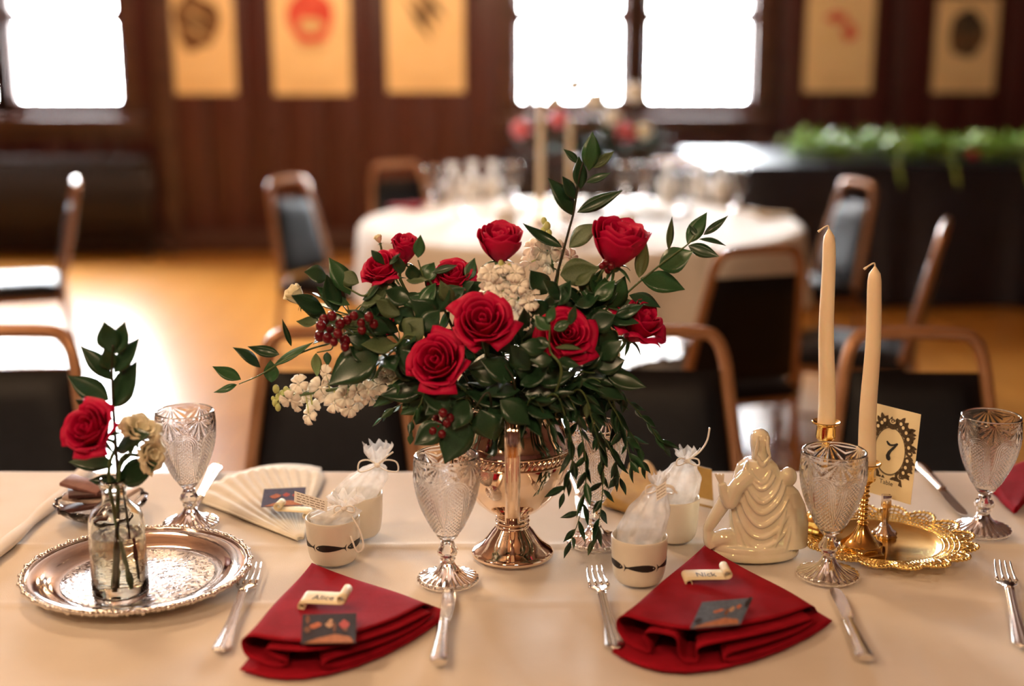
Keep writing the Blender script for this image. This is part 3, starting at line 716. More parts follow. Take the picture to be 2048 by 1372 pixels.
# ================================================================== CUPS WITH FISH
def cup_mesh():
    o = [(.0,.0),(.024,.0),(.0275,.0015),(.0305,.006),(.0325,.014),(.0338,.026),(.0346,.040),(.0350,.054),(.0351,.0585)]
    i = [(.0344,.0598),(.0334,.0592),(.0328,.054),(.0320,.040),(.0308,.026),(.0290,.014),(.0255,.0075),(.0,.006)]
    return MB().lathe(o+i, 64).mesh('body','ceramic',True)
CUPO = [(.0305,.006),(.0325,.014),(.0338,.026),(.0346,.040),(.0350,.054)]
def cup_r(z):
    for (r0,z0),(r1,z1) in zip(CUPO,CUPO[1:]):
        if z <= z1: return r0+(r1-r0)*(z-z0)/(z1-z0)+.00035
    return .0354
def fish_mesh(flip):
    """fish on the cup wall, head towards -angle"""
    up = []; lo = []
    prof = [(0,.0),(.04,.0016),(.12,.0030),(.25,.0038),(.42,.0037),(.6,.0028),(.75,.0017),(.86,.0008),(.92,.0010),(.97,.0032),(1.0,.0042)]
    V_ = []; F_ = []
    fine = []
    for (u0,h0),(u1,h1) in zip(prof,prof[1:]): fine += [(u0+(u1-u0)*q/3, h0+(h1-h0)*q/3) for q in range(3)]
    prof = fine+[prof[-1]]
    for q, (u, h_) in enumerate(prof):
        h_ *= 1.25
        for k, sg in enumerate((1,.33,-.33,-1)):
            fork = -.0 if u < .95 else 0
            uu = u if not (u > .95 and abs(sg) < .5) else u-.035
            zz_ = .0270+h_*sg+.0012*sin(u*3); th = R((1 if flip else -1)*(36-71*uu))
            r_ = cup_r(zz_)
            V_.append((r_*sin(th), -r_*cos(th), zz_))
    for q in range(len(prof)-1):
        for k in range(3): F_.append((q*4+k,(q+1)*4+k,(q+1)*4+k+1,q*4+k+1))
    m = MB().add(V_, F_); return m
CUPM = cup_mesh()
FISH = {f: fish_mesh(f).mesh('fish_print','ink',True) for f in (True, False)}
def eye_mesh(flip):
    th = R((1 if flip else -1)*(36-71*.09)); r_ = cup_r(.0275)+.0002; c = (r_*sin(th), -r_*cos(th), .0278)
    return MB().ball(c, (.0008,.0004,.0008), 8, 6).mesh('fish_eye','paper_white',True)
EYE = {f: eye_mesh(f) for f in (True, False)}
def cup(px, py, label, flip, turn, plain=False):
    t = thing('cup', label, 'cup', tp(px,py), R(turn), 'white cups on the long table'); obj('body', CUPM, parent=t)
    if not plain:
        for k in range(5):
            f = obj('fish_print', FISH[flip], parent=t); f.rotation_euler = (0,0,R(72*k))
            obj('fish_eye', EYE[flip], parent=f)
    return t
cA = cup(668,1120,'white cup with black fish band and tied sheer bag, nearest the left red napkin', False, 3)
cB = cup(716,1068,'white cup behind the left fish cup, under the tall sheer bag', False, 30, True)
cC = cup(1277,1160,'white cup with black fish band in front of the right fork and napkin', True, -4)
cD = cup(1345,1076,'plain pale cup between the front right cup and the figurine', True, 20, True)

# ---- sheer favour bags standing in the cups
def ribbon_bow(root, c, s, tails):
    for sg, ln in ((-1,.9),(1,1.0)):
        pth = bez([c, c+Vector((sg*.010*s,-.004,.006*s)), c+Vector((sg*.021*s*ln,-.006,.004*s)), c+Vector((sg*.022*s*ln,-.007,-.006*s)), c+Vector((sg*.010*s,-.007,-.005*s)), c+Vector((0,-.004,0))], 20)
        obj('ribbon_loop', MB().tube(pth, .0011, 6), 'ribbon', root, world=True, smooth=True)
    for tl in tails: obj('ribbon_tail', MB().tube(bez([c]+[c+Vector(q) for q in tl], 16), .0012, 6), 'ribbon', root, world=True, smooth=True)
    obj('ribbon_knot', MB().ball(c+Vector((0,-.004,0)), (.0045,.0035,.0035), 8, 6), 'ribbon', root, world=True, smooth=True)
def bag(cu, cinch, rb, ruffle, ruf_h, label, seed, tails=(), bow=1.0, tilt=(0,0)):
    base = cu.location+Vector((0,0,.0085)); root = thing('favour_bag', label, 'gift bag', base, 0, 'sheer favour bags'); rg = random.Random(seed)
    ax = [base+Vector((0,0,.001)), cu.location+Vector((0,0,.030)), cu.location+Vector((0,0,.058)), None, None, None]
    ph = [rg.random()*6 for _ in range(4)]
    top = cinch+Vector((tilt[0]*ruf_h, 0, ruf_h))
    z58 = ax[2]
    mid = z58.lerp(cinch, .45)
    cen = [base+Vector((0,0,.0)), base+Vector((0,0,.004)), cu.location+Vector((0,0,.030)), z58, mid, z58.lerp(cinch,.8), cinch, cinch.lerp(top,.4), top]
    rad = [.004, .020, .0285, .0300, rb, rb*.62, .0060, ruffle*.62, ruffle]
    N_ = 48; cc = bez(cen, 40); V_ = []; F_ = []
    def rr(t):
        s_ = t*(len(rad)-1); k = min(int(s_), len(rad)-2); u = s_-k; u = u*u*(3-2*u); return rad[k]+(rad[k+1]-rad[k])*u
    for j in range(41):
        t_ = j/40; r0 = rr(t_)
        am = .04 if t_ < .4 else (.13 if t_ < .76 else .30)
        if t_ < .40: r0 = min(r0, .0285 if cc[j].z < cu.location.z+.058 else r0)
        for k in range(N_):
            a = 2*pi*k/N_; w_ = 1+am*(.6*sin(7*a+ph[0])+.4*sin(11*a+ph[1]+t_*3)); 
            if t_ < .40: w_ = min(w_, 1.0)
            zj = 0 if t_ < .9 else .004*sin(9*a+ph[2])
            V_.append(cc[j]+Vector((r0*w_*cos(a), r0*w_*sin(a)*.92, zj)))
    for j in range(40):
        for k in range(N_): F_.append((j*N_+k, j*N_+(k+1)%N_, (j+1)*N_+(k+1)%N_, (j+1)*N_+k))
    obj('pouch', MB().add(V_, F_), 'organza', root, world=True, smooth=True)
    ribbon_bow(root, cinch+Vector((0,-.006,0)), bow, tails)
    for q in range(9):
        a = rg.random()*6.28; r_ = .017*sqrt(rg.random()); z_ = .019+.0115*(q//3)+rg.random()*.003
        o = obj('sugared_almond', ALMOND, None); o.location = cu.location+Vector((r_*cos(a), r_*sin(a), z_)); o.rotation_euler = (rg.random()*3, rg.random()*3, rg.random()*3)
        tag(o, 'sugared almond inside the '+label, 'candy', 'sugared almonds in the '+label)
    return root
ALMOND = MB().ball((0,0,0), (.0095,.0065,.0055), 10, 8).mesh('sugared_almond','candy',True)
def cpt(px, py, cu, dy=0.0): return at(px, py, cu.location.y+dy)
bA = bag(cA, cpt(690,1012,cA), .027, .021, .014, 'sheer bag in the front left fish cup', 1, [[(.012,-.012,-.010),(.022,-.020,-.025),(.026,-.024,-.044),(.018,-.026,-.050),(.010,-.022,-.030)],[(-.012,-.012,-.006),(-.026,-.016,-.016)]], .6)
bB = bag(cB, cpt(756,926,cB), .0275, .019, .026, 'tall sheer bag in the back left cup', 2, [[(.012,-.006,.012),(.022,-.008,.020)]], 1.25)
bC = bag(cC, cpt(1316,972,cC), .0265, .012, .014, 'sheer bag leaning in the front right fish cup', 3, [[(.012,-.008,.004),(.022,-.010,-.004)]], .8)
bD = bag(cD, cpt(1372,918,cD), .027, .016, .013, 'sheer bag with upright ribbon tail in the back right cup', 4, [[(.016,-.002,.012),(.026,-.002,.028),(.029,-.002,.046)]], .7)
# paper tags tied to two of the bags
def tagcard(P0, P1, P2, name, label, lines):
    """parallelogram card: P0 origin, P1 along the text, P2 down"""
    u = P1-P0; v = P2-P0; n = u.cross(v).normalized()
    if n.y > 0: n = -n
    root = thing(name, label, 'tag', P0)
    th_ = .0004
    obj('card', MB().add([P0,P1,P1+v,P2,P0-n*th_,P1-n*th_,P1+v-n*th_,P2-n*th_], [(0,1,2,3),(7,6,5,4),(0,4,5,1),(1,5,6,2),(2,6,7,3),(3,7,4,0)]), 'paper_white', root, world=True, smooth=False)
    rg = random.Random(3); L = u.length
    for k in range(lines):
        f = (k+.8)/(lines+.6); a0 = .08; 
        while a0 < .88:
            w_ = rg.uniform(.05,.16); a1 = min(.92, a0+w_); h_ = .17/(lines+.6)
            q = [P0+u*a0+v*(f-h_), P0+u*a1+v*(f-h_), P0+u*a1+v*(f+h_), P0+u*a0+v*(f+h_)]
            obj('printed_word', MB().add([p+n*.0002 for p in q], [(0,1,2,3)]), 'ink_grey', root, world=True, smooth=False)
            a0 = a1+.035
    return root
YA = cA.location.y
tagcard(at(589,982,YA-.004), at(655,1002,YA-.012), at(588,1004,YA-.010), 'paper_tag', 'small white printed tag tied to the front left bag', 4)
YC = cC.location.y
tagcard(at(1312,975,YC-.016), at(1332,962,YC-.018), at(1313,1003,YC-.020), 'paper_tag', 'small printed tag hanging on the front right sheer bag', 4)
# ================================================================== CUTLERY
def frame_from(tail, head, z=TZ+.0008):
    a = on(*tail); b = on(*head); d = (b-a); L = d.length; d.normalize(); return a, d, L
def handle_poly(s, u0, u1, up=.0):
    """fiddle-shaped ridged handle along +X from u0 to u1, returns MB"""
    def fn(u, v):
        x = u0+(u1-u0)*u; w_ = .0055+.0055*(1-u)**1.6 - .0010*sin(pi*u)
        if u < .04: w_ *= sqrt(max(0,u)/.04)*.6+.4
        a = (v*2-1); rid = .0007*abs(sin(a*pi*1.5))
        return (x, a*w_, .0030+.0012*(1-a*a)+rid+up*u*u)
    return MB().sheet(fn, 22, 18, .0024)
def fork(tail, head, label):
    a, d, L = frame_from(tail, head); root = thing('fork', label, 'fork', Vector((a.x,a.y,TZ+.0006)), atan2(d.y,d.x))
    k = L/.21
    obj('handle', handle_poly(1, 0, .135*k, .008), 'steel', root, smooth=True)
    xh = .133*k
    def neck(u, v):
        x = xh+(.158*k-xh)*u; w_ = .0052+.0085*smooth(0,1,u); b = (v*2-1); return (x, b*w_, .0125-.004*u-.0010*b*b*2+.001)
    obj('neck', MB().sheet(neck, 10, 8, .0020), 'steel', root, smooth=True)
    for q in range(4):
        yy = -.0114+.0076*q
        pth = [Vector((x_*k, yy*(1-.05*i), z_)) for i, (x_, z_) in enumerate(((.157,.0098),(.168,.0085),(.182,.0082),(.197,.0095),(.210,.0125)))]
        obj('tine', MB().tube(pth, [.0021,.0020,.0018,.0015,.0007], 6, flat=.8), 'steel', root, smooth=True)
    return root
def knife(tail, head, label):
    a, d, L = frame_from(tail, head); root = thing('knife', label, 'knife', Vector((a.x,a.y,TZ+.0006)), atan2(d.y,d.x)); k = L/.21
    def hf(u, v):
        x = .105*k*u; w_ = .0062+.0040*(1-u)**2; an = v*2*pi
        if u < .03: w_ *= .75
        rid = 1+.06*abs(sin(an*3))
        return (x, w_*cos(an)*rid, .0048+.0042*sin(an)*rid)
    h_ = MB().sheet(hf, 20, 24); o_ = MB().add(h_.v, h_.f); o_.lathe([(.0,-.0008),(.0098,-.0006),(.0098,.0008),(.0,.0010)], 16)
    o_.v = h_.v; o_.f = h_.f+[tuple(j*21 for j in range(24)), tuple(j*21+20 for j in range(23,-1,-1))]
    obj('handle', o_, 'steel', root, smooth='auto')
    obj('bolster', MB().ball((.107*k,0,.0048), (.004,.0072,.0048), 12, 8), 'steel', root, smooth=True)
    pts = [(.106,.0060),(.120,.0085),(.150,.0102),(.180,.0105),(.198,.0095),(.207,.0060),(.210,.0),(.205,-.0040),(.190,-.0058),(.150,-.0055),(.106,-.0050)]
    obj('blade', MB().prism([(x_*k,-y_) for x_,y_ in pts][::-1], .0040, .0056), 'steel', root, smooth='auto')
    return root
fork((441,1309),(509,1144),'silver fork left of the front left red napkin')
fork((1232,1303),(1188,1150),'silver fork left of the front right red napkin')
knife((878,1334),(896,1186),'silver knife lying right of the front left red napkin')
knife((1731,1325),(1664,1184),'silver knife lying right of the front right red napkin')
knife((433,940),(362,1072),'silver knife lying behind the left goblet')
knife((1838,936),(1932,1038),'dark-bladed silver knife near the goblet at the right edge')
knife((1150,950),(1172,1045),'silver knife beside the trailing foliage across the table')
fork((2046,1300),(2003,1140),'silver fork cut off at the right edge of the picture')

# ================================================================== NAPKINS (pleated, pinched at an apex)
def napkin(apex, L, Cc, Rr, curve, mt, label, cat='napkin', hs=1.0, name='napkin', ext=.11, lob=0.0):
    A = on(*apex); L = on(*L); Cc = on(*Cc); Rr = on(*Rr)
    def edge(a): return L*(1-a)**2+Cc*2*a*(1-a)+Rr*a*a
    pts = bez([Vector((a,0,z)) for a,z in curve], 150)
    V_ = []; NV = 24
    root = thing(name, label, cat, Vector((A.x*.4+L.x*.3+Rr.x*.3, A.y*.4+L.y*.3+Rr.y*.3, TZ+.0008)), 0, 'folded napkins')
    def fn(u, v):
        p = pts[min(150,int(round(u*150)))]; e = edge(min(1.02,max(-.02,p.x))); e = Vector((e.x,e.y,0)); a_ = Vector((A.x,A.y,0))
        s_ = .04+(.91+ext*u+lob*abs(sin(pi*4*p.x)))*v; q = a_.lerp(e, s_)
        z = (TZ+.0008) + hs*(p.z*(.40+.60*v**1.1))+.0006
        q.x += .002*sin(v*9+p.x*8)*v; q.y += .0015*sin(v*7+p.x*11)*v
        return (q.x, q.y, z)
    obj('cloth', MB().sheet(fn, 150, NV, .0011), mt, root, world=True, smooth=True)
    return root
FOLD1 = [(.99,.0030),(.93,.012),(.80,.0150),(.60,.0185),(.40,.0205),(.22,.0220),(.08,.0215),(.01,.0165),(.0,.0095),(.04,.0030),(.14,.0018),(.24,.0022),(.27,.0065),(.20,.0115),(.16,.0145),(.22,.0170),(.40,.0160),(.60,.0140),(.80,.0105),(.90,.0085),(.93,.0065),(.86,.0048),(.66,.0078),(.52,.0100),(.45,.0090),(.43,.0050),(.48,.0022),(.60,.0018),(.78,.0016),(.97,.0012),(.985,.0009),(.9,.0005),(.4,.0004),(.03,.0004)]
FOLD2 = [(.99,.0030),(.95,.012),(.80,.0170),(.60,.0215),(.40,.0240),(.20,.0250),(.06,.0230),(.0,.0165),(.0,.0080),(.06,.0025),(.14,.0018),(.21,.0030),(.20,.0100),(.18,.0160),(.22,.0205),(.30,.0215),(.34,.0190),(.35,.0100),(.37,.0030),(.40,.0018),(.44,.0030),(.43,.0090),(.44,.0140),(.50,.0165),(.66,.0160),(.84,.0120),(.92,.0090),(.88,.0065),(.72,.0085),(.58,.0095),(.54,.0060),(.58,.0022),(.75,.0016),(.97,.0012),(.985,.0009),(.9,.0005),(.4,.0004),(.03,.0004)]
napkin((628,1140),(478,1325),(655,1400),(890,1222),FOLD1,'napkin_red','crimson folded napkin on the left, under the scroll and dark photo card',hs=1.45)
napkin((1414,1106),(1226,1288),(1400,1400),(1655,1236),FOLD2,'napkin_red','crimson folded napkin on the right, under the scroll and blue photo card',hs=1.5)
FOLD3 = [(.0,.001)]+[(k/22, .005+(.006 if k%2 else 0)) for k in range(1,22)]+[(1.0,.003),(.97,.0012),(.5,.001),(.03,.0005)]
napkin((604,1086),(648,948),(520,915),(398,1000),FOLD3,'napkin_white','cream pleated napkin across the table behind the left cups',hs=.55,ext=.12)
napkin((1320,1050),(1312,962),(1250,940),(1212,1015),FOLD1,'napkin_ochre','ochre folded napkin behind the front right cup',hs=.9,ext=.1,lob=.16)
napkin((2030,1030),(2110,945),(2030,930),(1978,985),FOLD1,'napkin_red','crimson napkin cut off at the right edge behind the goblet',hs=1.0)

# ================================================================== SCROLL PLACE CARDS
def scroll(px, py, z, txt, label, yaw=0.0, wd=.052, dp=.026, roll=0.0, tilt=0.0):
    P = on(px, py, TZ+z); root = thing('scroll_card', label, 'place card', P, yaw, 'scroll place cards'); root.rotation_euler = (tilt, roll, yaw)
    pr = []; r0 = .0052
    for i in range(22):      # left end rolls under
        a = R(90)+ (2*pi*1.55)*(1-i/21); r_ = r0*(1-.38*(1-i/21)); pr.append((-wd/2+r_*cos(a), r0+r_*sin(a)-0))
    pr += [(-wd/2+wd*q, 2*r0) for q in (.15,.3,.5,.7,.85)]
    for i in range(22):      # right end rolls over
        a = R(-90)+(2*pi*1.55)*(i/21); r_ = r0*(1-.38*i/21); pr.append((wd/2+r_*cos(a), 3*r0+r_*sin(a)))
    n = len(pr)-1
    obj('scroll', MB().sheet(lambda u, v: (pr[int(round(u*n))][0], -dp/2+dp*v, pr[int(round(u*n))][1]), n, 3, .0007), 'paper_scroll', root, smooth=True)
    me = text_mesh(txt, .0120, 'lettering', 'ink', .0001, .0, 1.05)
    o = obj('lettering', me, parent=root); o.location = (-.001,-.0015,2*r0+.0004); o.rotation_euler = (0,0,0); o.scale = (1,1.45,1)
    # broad pen flourish on the capital
    return root
scroll(650,1212,.0235,'Alice','small cream scroll place card on the left red napkin',R(-6),wd=.046,dp=.034)
scroll(1412,1165,.0230,'Nick','small cream scroll place card on the right red napkin',R(2),wd=.046,dp=.030)
scroll(588,1032,.0160,'',"small yellow scroll card lying on the cream napkin",R(170),wd=.040,dp=.022)

# ================================================================== PHOTO CARDS
for nm, c in (('pc_dark',(.030,.022,.022)),('pc_brown',(.17,.065,.03)),('pc_orange',(.42,.12,.05)),('pc_red',(.36,.06,.045)),('pc_skin',(.42,.24,.14)),('pc_blue',(.085,.10,.13)),('pc_floor',(.36,.13,.05)),('pc_navy',(.06,.05,.09))):
    mat(nm, c, tuple(min(1,q*1.4) for q in c), scale=250, rough=.7, spec=.08)
def photo_card(tl, tr, br, bl, z, label, base, floor, figs):
    q = [on(p[0],p[1],TZ+zz) for p, zz in zip((tl,tr,br,bl),(z,z,z-.002,z-.002))]
    root = thing('photo_card', label, 'photo', q[3], 0, 'picture cards'); n = (q[1]-q[0]).cross(q[3]-q[0]).normalized()
    if n.z < 0: n = -n
    def P(u, v, h=0): a = q[3].lerp(q[2],u); b = q[0].lerp(q[1],u); return a.lerp(b,v)+n*h
    c = [P(0,0),P(1,0),P(1,1),P(0,1)]
    obj('card', MB().add([p-n*.0005 for p in c]+c, [(3,2,1,0),(4,5,6,7),(0,1,5,4),(1,2,6,5),(2,3,7,6),(3,0,4,7)]), base, root, world=True, smooth=False)
    obj('printed_floor', MB().add([P(.05,.02,.0002),P(.97,.02,.0002),P(.9,.20,.0002),P(.62,.30,.0002),P(.3,.18,.0002)], [(0,1,2,3,4)]), floor, root, world=True, smooth=False)
    for k, (u,v,ru,rv,mt,sl) in enumerate(figs):
        pts = [P(u+ru*cos(2*pi*i/14)*(1+.2*sin(i*2.1))+sl*sin(2*pi*i/14), v+rv*sin(2*pi*i/14)*(1+.15*cos(i*1.7)), .0003+.0001*k) for i in range(14)]
        obj('printed_figure', MB().add(pts, [tuple(range(14))]), mt, root, world=True, smooth=False)
figs = [(.25,.60,.10,.10,'pc_orange',.05),(.50,.62,.07,.10,'pc_skin',0),(.53,.75,.04,.05,'pc_skin',0),(.60,.52,.03,.16,'pc_brown',0),(.78,.60,.09,.15,'pc_red',0),(.10,.45,.06,.10,'pc_brown',0),(.80,.42,.05,.05,'pc_brown',0),(.10,.80,.04,.14,'pc_brown',0)]
photo_card((605,1229),(713,1226),(711,1286),(602,1288),.0350,'dark picture card with orange figures on the left red napkin','pc_dark','pc_floor',figs)
photo_card((1404,1204),(1506,1195),(1480,1249),(1380,1257),.0400,'bluish picture card with orange figures on the right red napkin','pc_blue','pc_floor',[(.42,.58,.09,.07,'pc_orange',.05),(.68,.60,.05,.10,'pc_skin',0),(.80,.68,.05,.08,'pc_orange',0),(.60,.50,.04,.12,'pc_brown',0),(.10,.25,.08,.1,'pc_dark',0),(.95,.8,.05,.2,'pc_dark',0)])
photo_card((528,978),(612,974),(608,1010),(522,1014),.0290,'purplish picture card lying on the cream napkin across the table','pc_navy','pc_floor',[(.3,.55,.12,.12,'pc_orange',.03),(.55,.6,.08,.10,'pc_red',0),(.8,.55,.1,.12,'pc_red',0)])
tcY = on(1408,1010).y
q0 = at(1388,1012,tcY); tc0 = Vector((q0.x,tcY,TZ+.0008)); tcx = at(1428,1012,tcY-.02).x-q0.x
t = thing('tent_card', 'small tan and white tent card behind the back right cup', 'place card', tc0)
hh_ = at(1408,935,tcY).z-TZ
obj('front_panel', MB().add([(0,0,0),(tcx,-.02,0),(tcx*.85,-.012,hh_),(0,.008,hh_),(0,.001,0),(tcx,-.019,0),(tcx*.85,-.011,hh_),(0,.009,hh_)],[(0,1,2,3),(7,6,5,4),(0,4,5,1),(1,5,6,2),(2,6,7,3),(3,7,4,0)]), 'napkin_ochre', t, smooth=False)
obj('back_panel', MB().add([(0,.045,0),(tcx,.025,0),(tcx*.85,-.0105,hh_),(0,.0095,hh_),(0,.046,0),(tcx,.026,0),(tcx*.85,-.0095,hh_),(0,.0105,hh_)],[(0,1,2,3),(7,6,5,4),(0,4,5,1),(1,5,6,2),(2,6,7,3),(3,7,4,0)]), 'paper_white', t, smooth=False)
obj('white_border', MB().add([(0,-.0012,.004),(tcx,-.0212,.004),(tcx*.97,-.0198,hh_*.22),(0,.0005,hh_*.22)],[(0,1,2,3)]), 'paper_white', t, smooth=False)

# ================================================================== GOLD FILIGREE PLATE
P = on(1769,1081,TZ+.008); GP = Vector((P.x,P.y,TZ+EPS)); 
t = thing('gold_plate', 'round gold plate with lacy pierced scalloped rim under the candlesticks', 'plate', GP)
obj('well', MB().lathe([(.0,.0012),(.066,.0012),(.070,.0030),(.074,.0062),(.0755,.0085),(.0735,.0086),(.0690,.0052),(.0655,.0032),(.0,.0030)], 96), 'gold_plate', t, smooth=True)
def rimz(r): return .0080+.0075*((r-.074)/.042)
NL = 16
loop = MB()
for k in range(NL):
    a0 = 2*pi*k/NL; da = pi/NL
    # scallop outline, inner lobes, spokes and cross wires
    def pol(r, a): return Vector((r*cos(a), r*sin(a), rimz(r)))
    sc_ = bez([pol(.098,a0-da)]+[pol(.098+.019*sin(pi*(q+1)/8)**.7, a0-da+2*da*(q+1)/8) for q in range(7)]+[pol(.098,a0+da)], 16)
    loop.tube(sc_, .0017, 5)
    loop.tube([pol(.088+.020*sin(pi*q/8)**.7*.9, a0-da*.8+1.6*da*q/8) for q in range(9)], .0013, 5)
    loop.tube([pol(.080+.018*sin(pi*q/8)**.7*.9, a0-da*.6+1.2*da*q/8) for q in range(9)], .0012, 5)
    for q in range(7): loop.tube([pol(.076, a0-da+2*da*(q+.5)/7), pol(.099+.014*sin(pi*(q+.5)/7), a0-da+2*da*(q+.5)/7)], .0011, 5)
    for q in range(9): loop.ball(pol(.099+.019*sin(pi*(q+.5)/9)**.7, a0-da+2*da*(q+.5)/9), .0024, 6, 4)
for rr_ in (.0765,.0825,.0890,.0955): loop.tube([(rr_*cos(2*pi*k/96),rr_*sin(2*pi*k/96),rimz(rr_)) for k in range(97)], .0014, 5)
o = obj('filigree_rim', loop, 'gold_plate', t, smooth=True); o['kind'] = 'stuff'

# ================================================================== CANDLESTICKS AND TAPERS
def candlestick(P, h, label):
    root = thing('candlestick', label, 'candlestick', P, R(12), 'brass candlesticks')
    b = [(.0,.0),(.0335,.0),(.0345,.002),(.0335,.0050),(.0300,.0065),(.0275,.0100),(.0265,.0130)]
    def hexm(th, i, r, z):
        k = cos(pi/6)/cos((th % (pi/3))-pi/6); return (r*(k*.75+.25) if i < 5 else r, z)
    obj('base', MB().lathe(b+[(.0225,.0150),(.0175,.0200),(.0120,.0270),(.0080,.0340),(.0062,.0385),(.0,.0386)], 72, hexm), 'brass', root, smooth='auto')
    s0, s1 = .038, h-.030; n = 9
    pr_ = []
    for j in range(n*6+1):
        u = j/(n*6); z = s0+(s1-s0)*u; kk = u*n
        r_ = .0046+.0022*abs(sin(pi*kk))**2*(1.0 if int(kk)%3 else 1.6)*(1-.25*sin(pi*u))
        pr_.append((r_, z))
    obj('stem', MB().lathe(pr_, 24), 'brass', root, smooth=True)
    obj('candle_cup', MB().lathe([(.0,h-.031),(.0060,h-.030),(.0085,h-.027),(.0120,h-.024),(.0128,h-.020),(.0122,h-.010),(.0128,h-.006),(.0185,h-.0025),(.0190,h-.0008),(.0180,h),(.0118,h-.003),(.0112,h-.006),(.0108,h-.018),(.0,h-.0185)], 36,
        lambda th,i,r,z: (r*(1+.05*cos(10*th)) if 3 <= i <= 5 else r, z)), 'brass', root, smooth='auto')
    return root
def taper(P, h, r0, r1, label, lean, seed):
    root = thing('taper_candle', label, 'candle', P, 0, 'ivory tapers')
    n = 30; prof = []
    for j in range(n+1):
        u = j/n; r_ = r0+(r1-r0)*u
        if u > .93: r_ = r1*sqrt(max(.02,1-((u-.93)/.07)**2))
        prof.append((Vector((lean[0]*u+.0012*sin(u*9+seed), lean[1]*u, h*u)), r_))
    m = MB().tube([p for p,_ in prof], [r for _,r in prof], 24)
    obj('wax', m, 'candle', root, smooth=True)
    tpt = prof[-1][0]
    obj('wick', MB().tube(bez([tpt+Vector((0,0,-.002)), tpt+Vector((-.001,0,.004)), tpt+Vector((-.006,-.001,.0025)), tpt+Vector((-.014,-.001,-.0035))], 12), [.0010]*11+[.0016,.0017], 6), 'wick', root, smooth=True)
PL = TZ+EPS+.0032
c2b = on(1722,1104,PL); h2 = .1235
candlestick(Vector((c2b.x,c2b.y,PL)), h2, 'shorter brass candlestick standing on the front of the gold plate')
c1b = on(1634,1078,TZ); c1b = Vector((c1b.x+.004, c1b.y, TZ+EPS+.0175)); 
h1 = at(1638,842,c1b.y).z-c1b.z
candlestick(c1b, h1, 'taller brass candlestick standing behind the right goblet')
b1 = Vector((c1b.x, c1b.y, c1b.z+h1-.0182)); top1 = at(1657,458,c1b.y)
taper(b1, top1.z-b1.z, .0118, .0080, 'ivory taper candle in the taller candlestick, left of the pair', (top1.x-b1.x,0,0), 0)
b2 = Vector((c2b.x, c2b.y, PL+h2-.0182)); top2 = at(1752,533,c2b.y)
taper(b2, top2.z-b2.z, .0118, .0085, 'ivory taper candle in front of the table number card', (top2.x-b2.x,0,0), 2)

# ================================================================== TABLE NUMBER CARD
YB = GP.y-.004
sb = on(1768,1072,PL); sb.z = PL
root = thing('card_stand', 'silver clip stand holding the number card on the gold plate', 'card stand', sb)
obj('base', MB().lathe([(.0,.0),(.0150,.0),(.0165,.003),(.0150,.007),(.0105,.010),(.0075,.015),(.0045,.018),(.0,.018)], 36, lambda th,i,r,z: (r*(1+.10*cos(8*th)) if r > .007 else r, z)), 'silver', root, smooth=True)
tp_ = at(1771,1006,sb.y)-sb
obj('post', MB().lathe([(.0042,.017),(.0042,.045),(.0050,.050),(.0042,.052),(.0044,tp_.z)], 20, lambda th,i,r,z: (r*(1+.07*cos(8*th)),z)), 'silver', root, smooth=True)
obj('clip', MB().box(-.006,.006,-.0045,-.0015,tp_.z-.006,tp_.z+.012,.0008).box(-.006,.006,.0015,.0045,tp_.z-.006,tp_.z+.012,.0008), 'silver', root)
# card plane: right side nearer
TRc = at(1842,829,sb.y-.022); BRc = at(1829,1012,sb.y-.022)
TLc = at(1738,803,sb.y+.030)
u_ = TRc-TLc; v_ = BRc-TRc; v_ = v_-u_*(v_.dot(u_)/u_.length_squared)
nC = u_.cross(v_).normalized()
if nC.y > 0: nC = -nC
Wc, Hc = u_.length, v_.length; ux = u_.normalized(); vy = -v_.normalized()
org = TLc+v_      # bottom left
nz_ = ux.cross(vy)
root = thing('number_card', 'cream card with black number seven in an ornate oval frame', 'table number', org)
def CP(x, y, h=0): return org+ux*x+vy*y+nC*h
q = [CP(0,0),CP(Wc,0),CP(Wc,Hc),CP(0,Hc)]
obj('card', MB().add([p-nC*.0006 for p in q]+q, [(3,2,1,0),(4,5,6,7),(0,1,5,4),(1,2,6,5),(2,3,7,6),(3,0,4,7)]), 'paper_cream', root, world=True, smooth=False)
cx, cy = Wc*.50, Hc*.52; ex, ey = Wc*.285, Hc*.255
from mathutils.geometry import tessellate_polygon
def flat(name, pts, mt, h=.0003):
    tri = tessellate_polygon([[Vector((x,y,0)) for x,y in pts]])
    return obj(name, MB().add([CP(x,y,h) for x,y in pts], [tuple(q) for q in tri]), mt, root, world=True, smooth=False)
def ring(name, rx, ry, wd, mt, h=.0003):
    n = 56; V_ = []; F_ = []
    for i in range(n):
        a = 2*pi*i/n
        V_ += [CP(cx+(rx)*cos(a), cy+(ry)*sin(a), h), CP(cx+(rx+wd)*cos(a), cy+(ry+wd)*sin(a), h)]
    for i in range(n): F_.append((2*i,2*i+1,(2*i+3)%(2*n),(2*i+2)%(2*n)))
    return obj(name, MB().add(V_,F_), mt, root, world=True, smooth=False)
def curl(name, x, y, s, turns, ang, flip, mt='ink_brown', wd=.0016, h=.0003):
    V_ = []; F_ = []; n = 18
    for i in range(n+1):
        t_ = i/n; a = ang+flip*turns*2*pi*t_; r_ = s*(1-.80*t_); c_ = (x+r_*cos(a), y+r_*sin(a)); w_ = wd*(1.1-.7*t_)
        V_ += [CP(c_[0]-w_*cos(a), c_[1]-w_*sin(a), h), CP(c_[0]+w_*cos(a), c_[1]+w_*sin(a), h)]
    for i in range(n): F_.append((2*i,2*i+1,2*i+3,2*i+2))
    return obj(name, MB().add(V_,F_), mt, root, world=True, smooth=False)
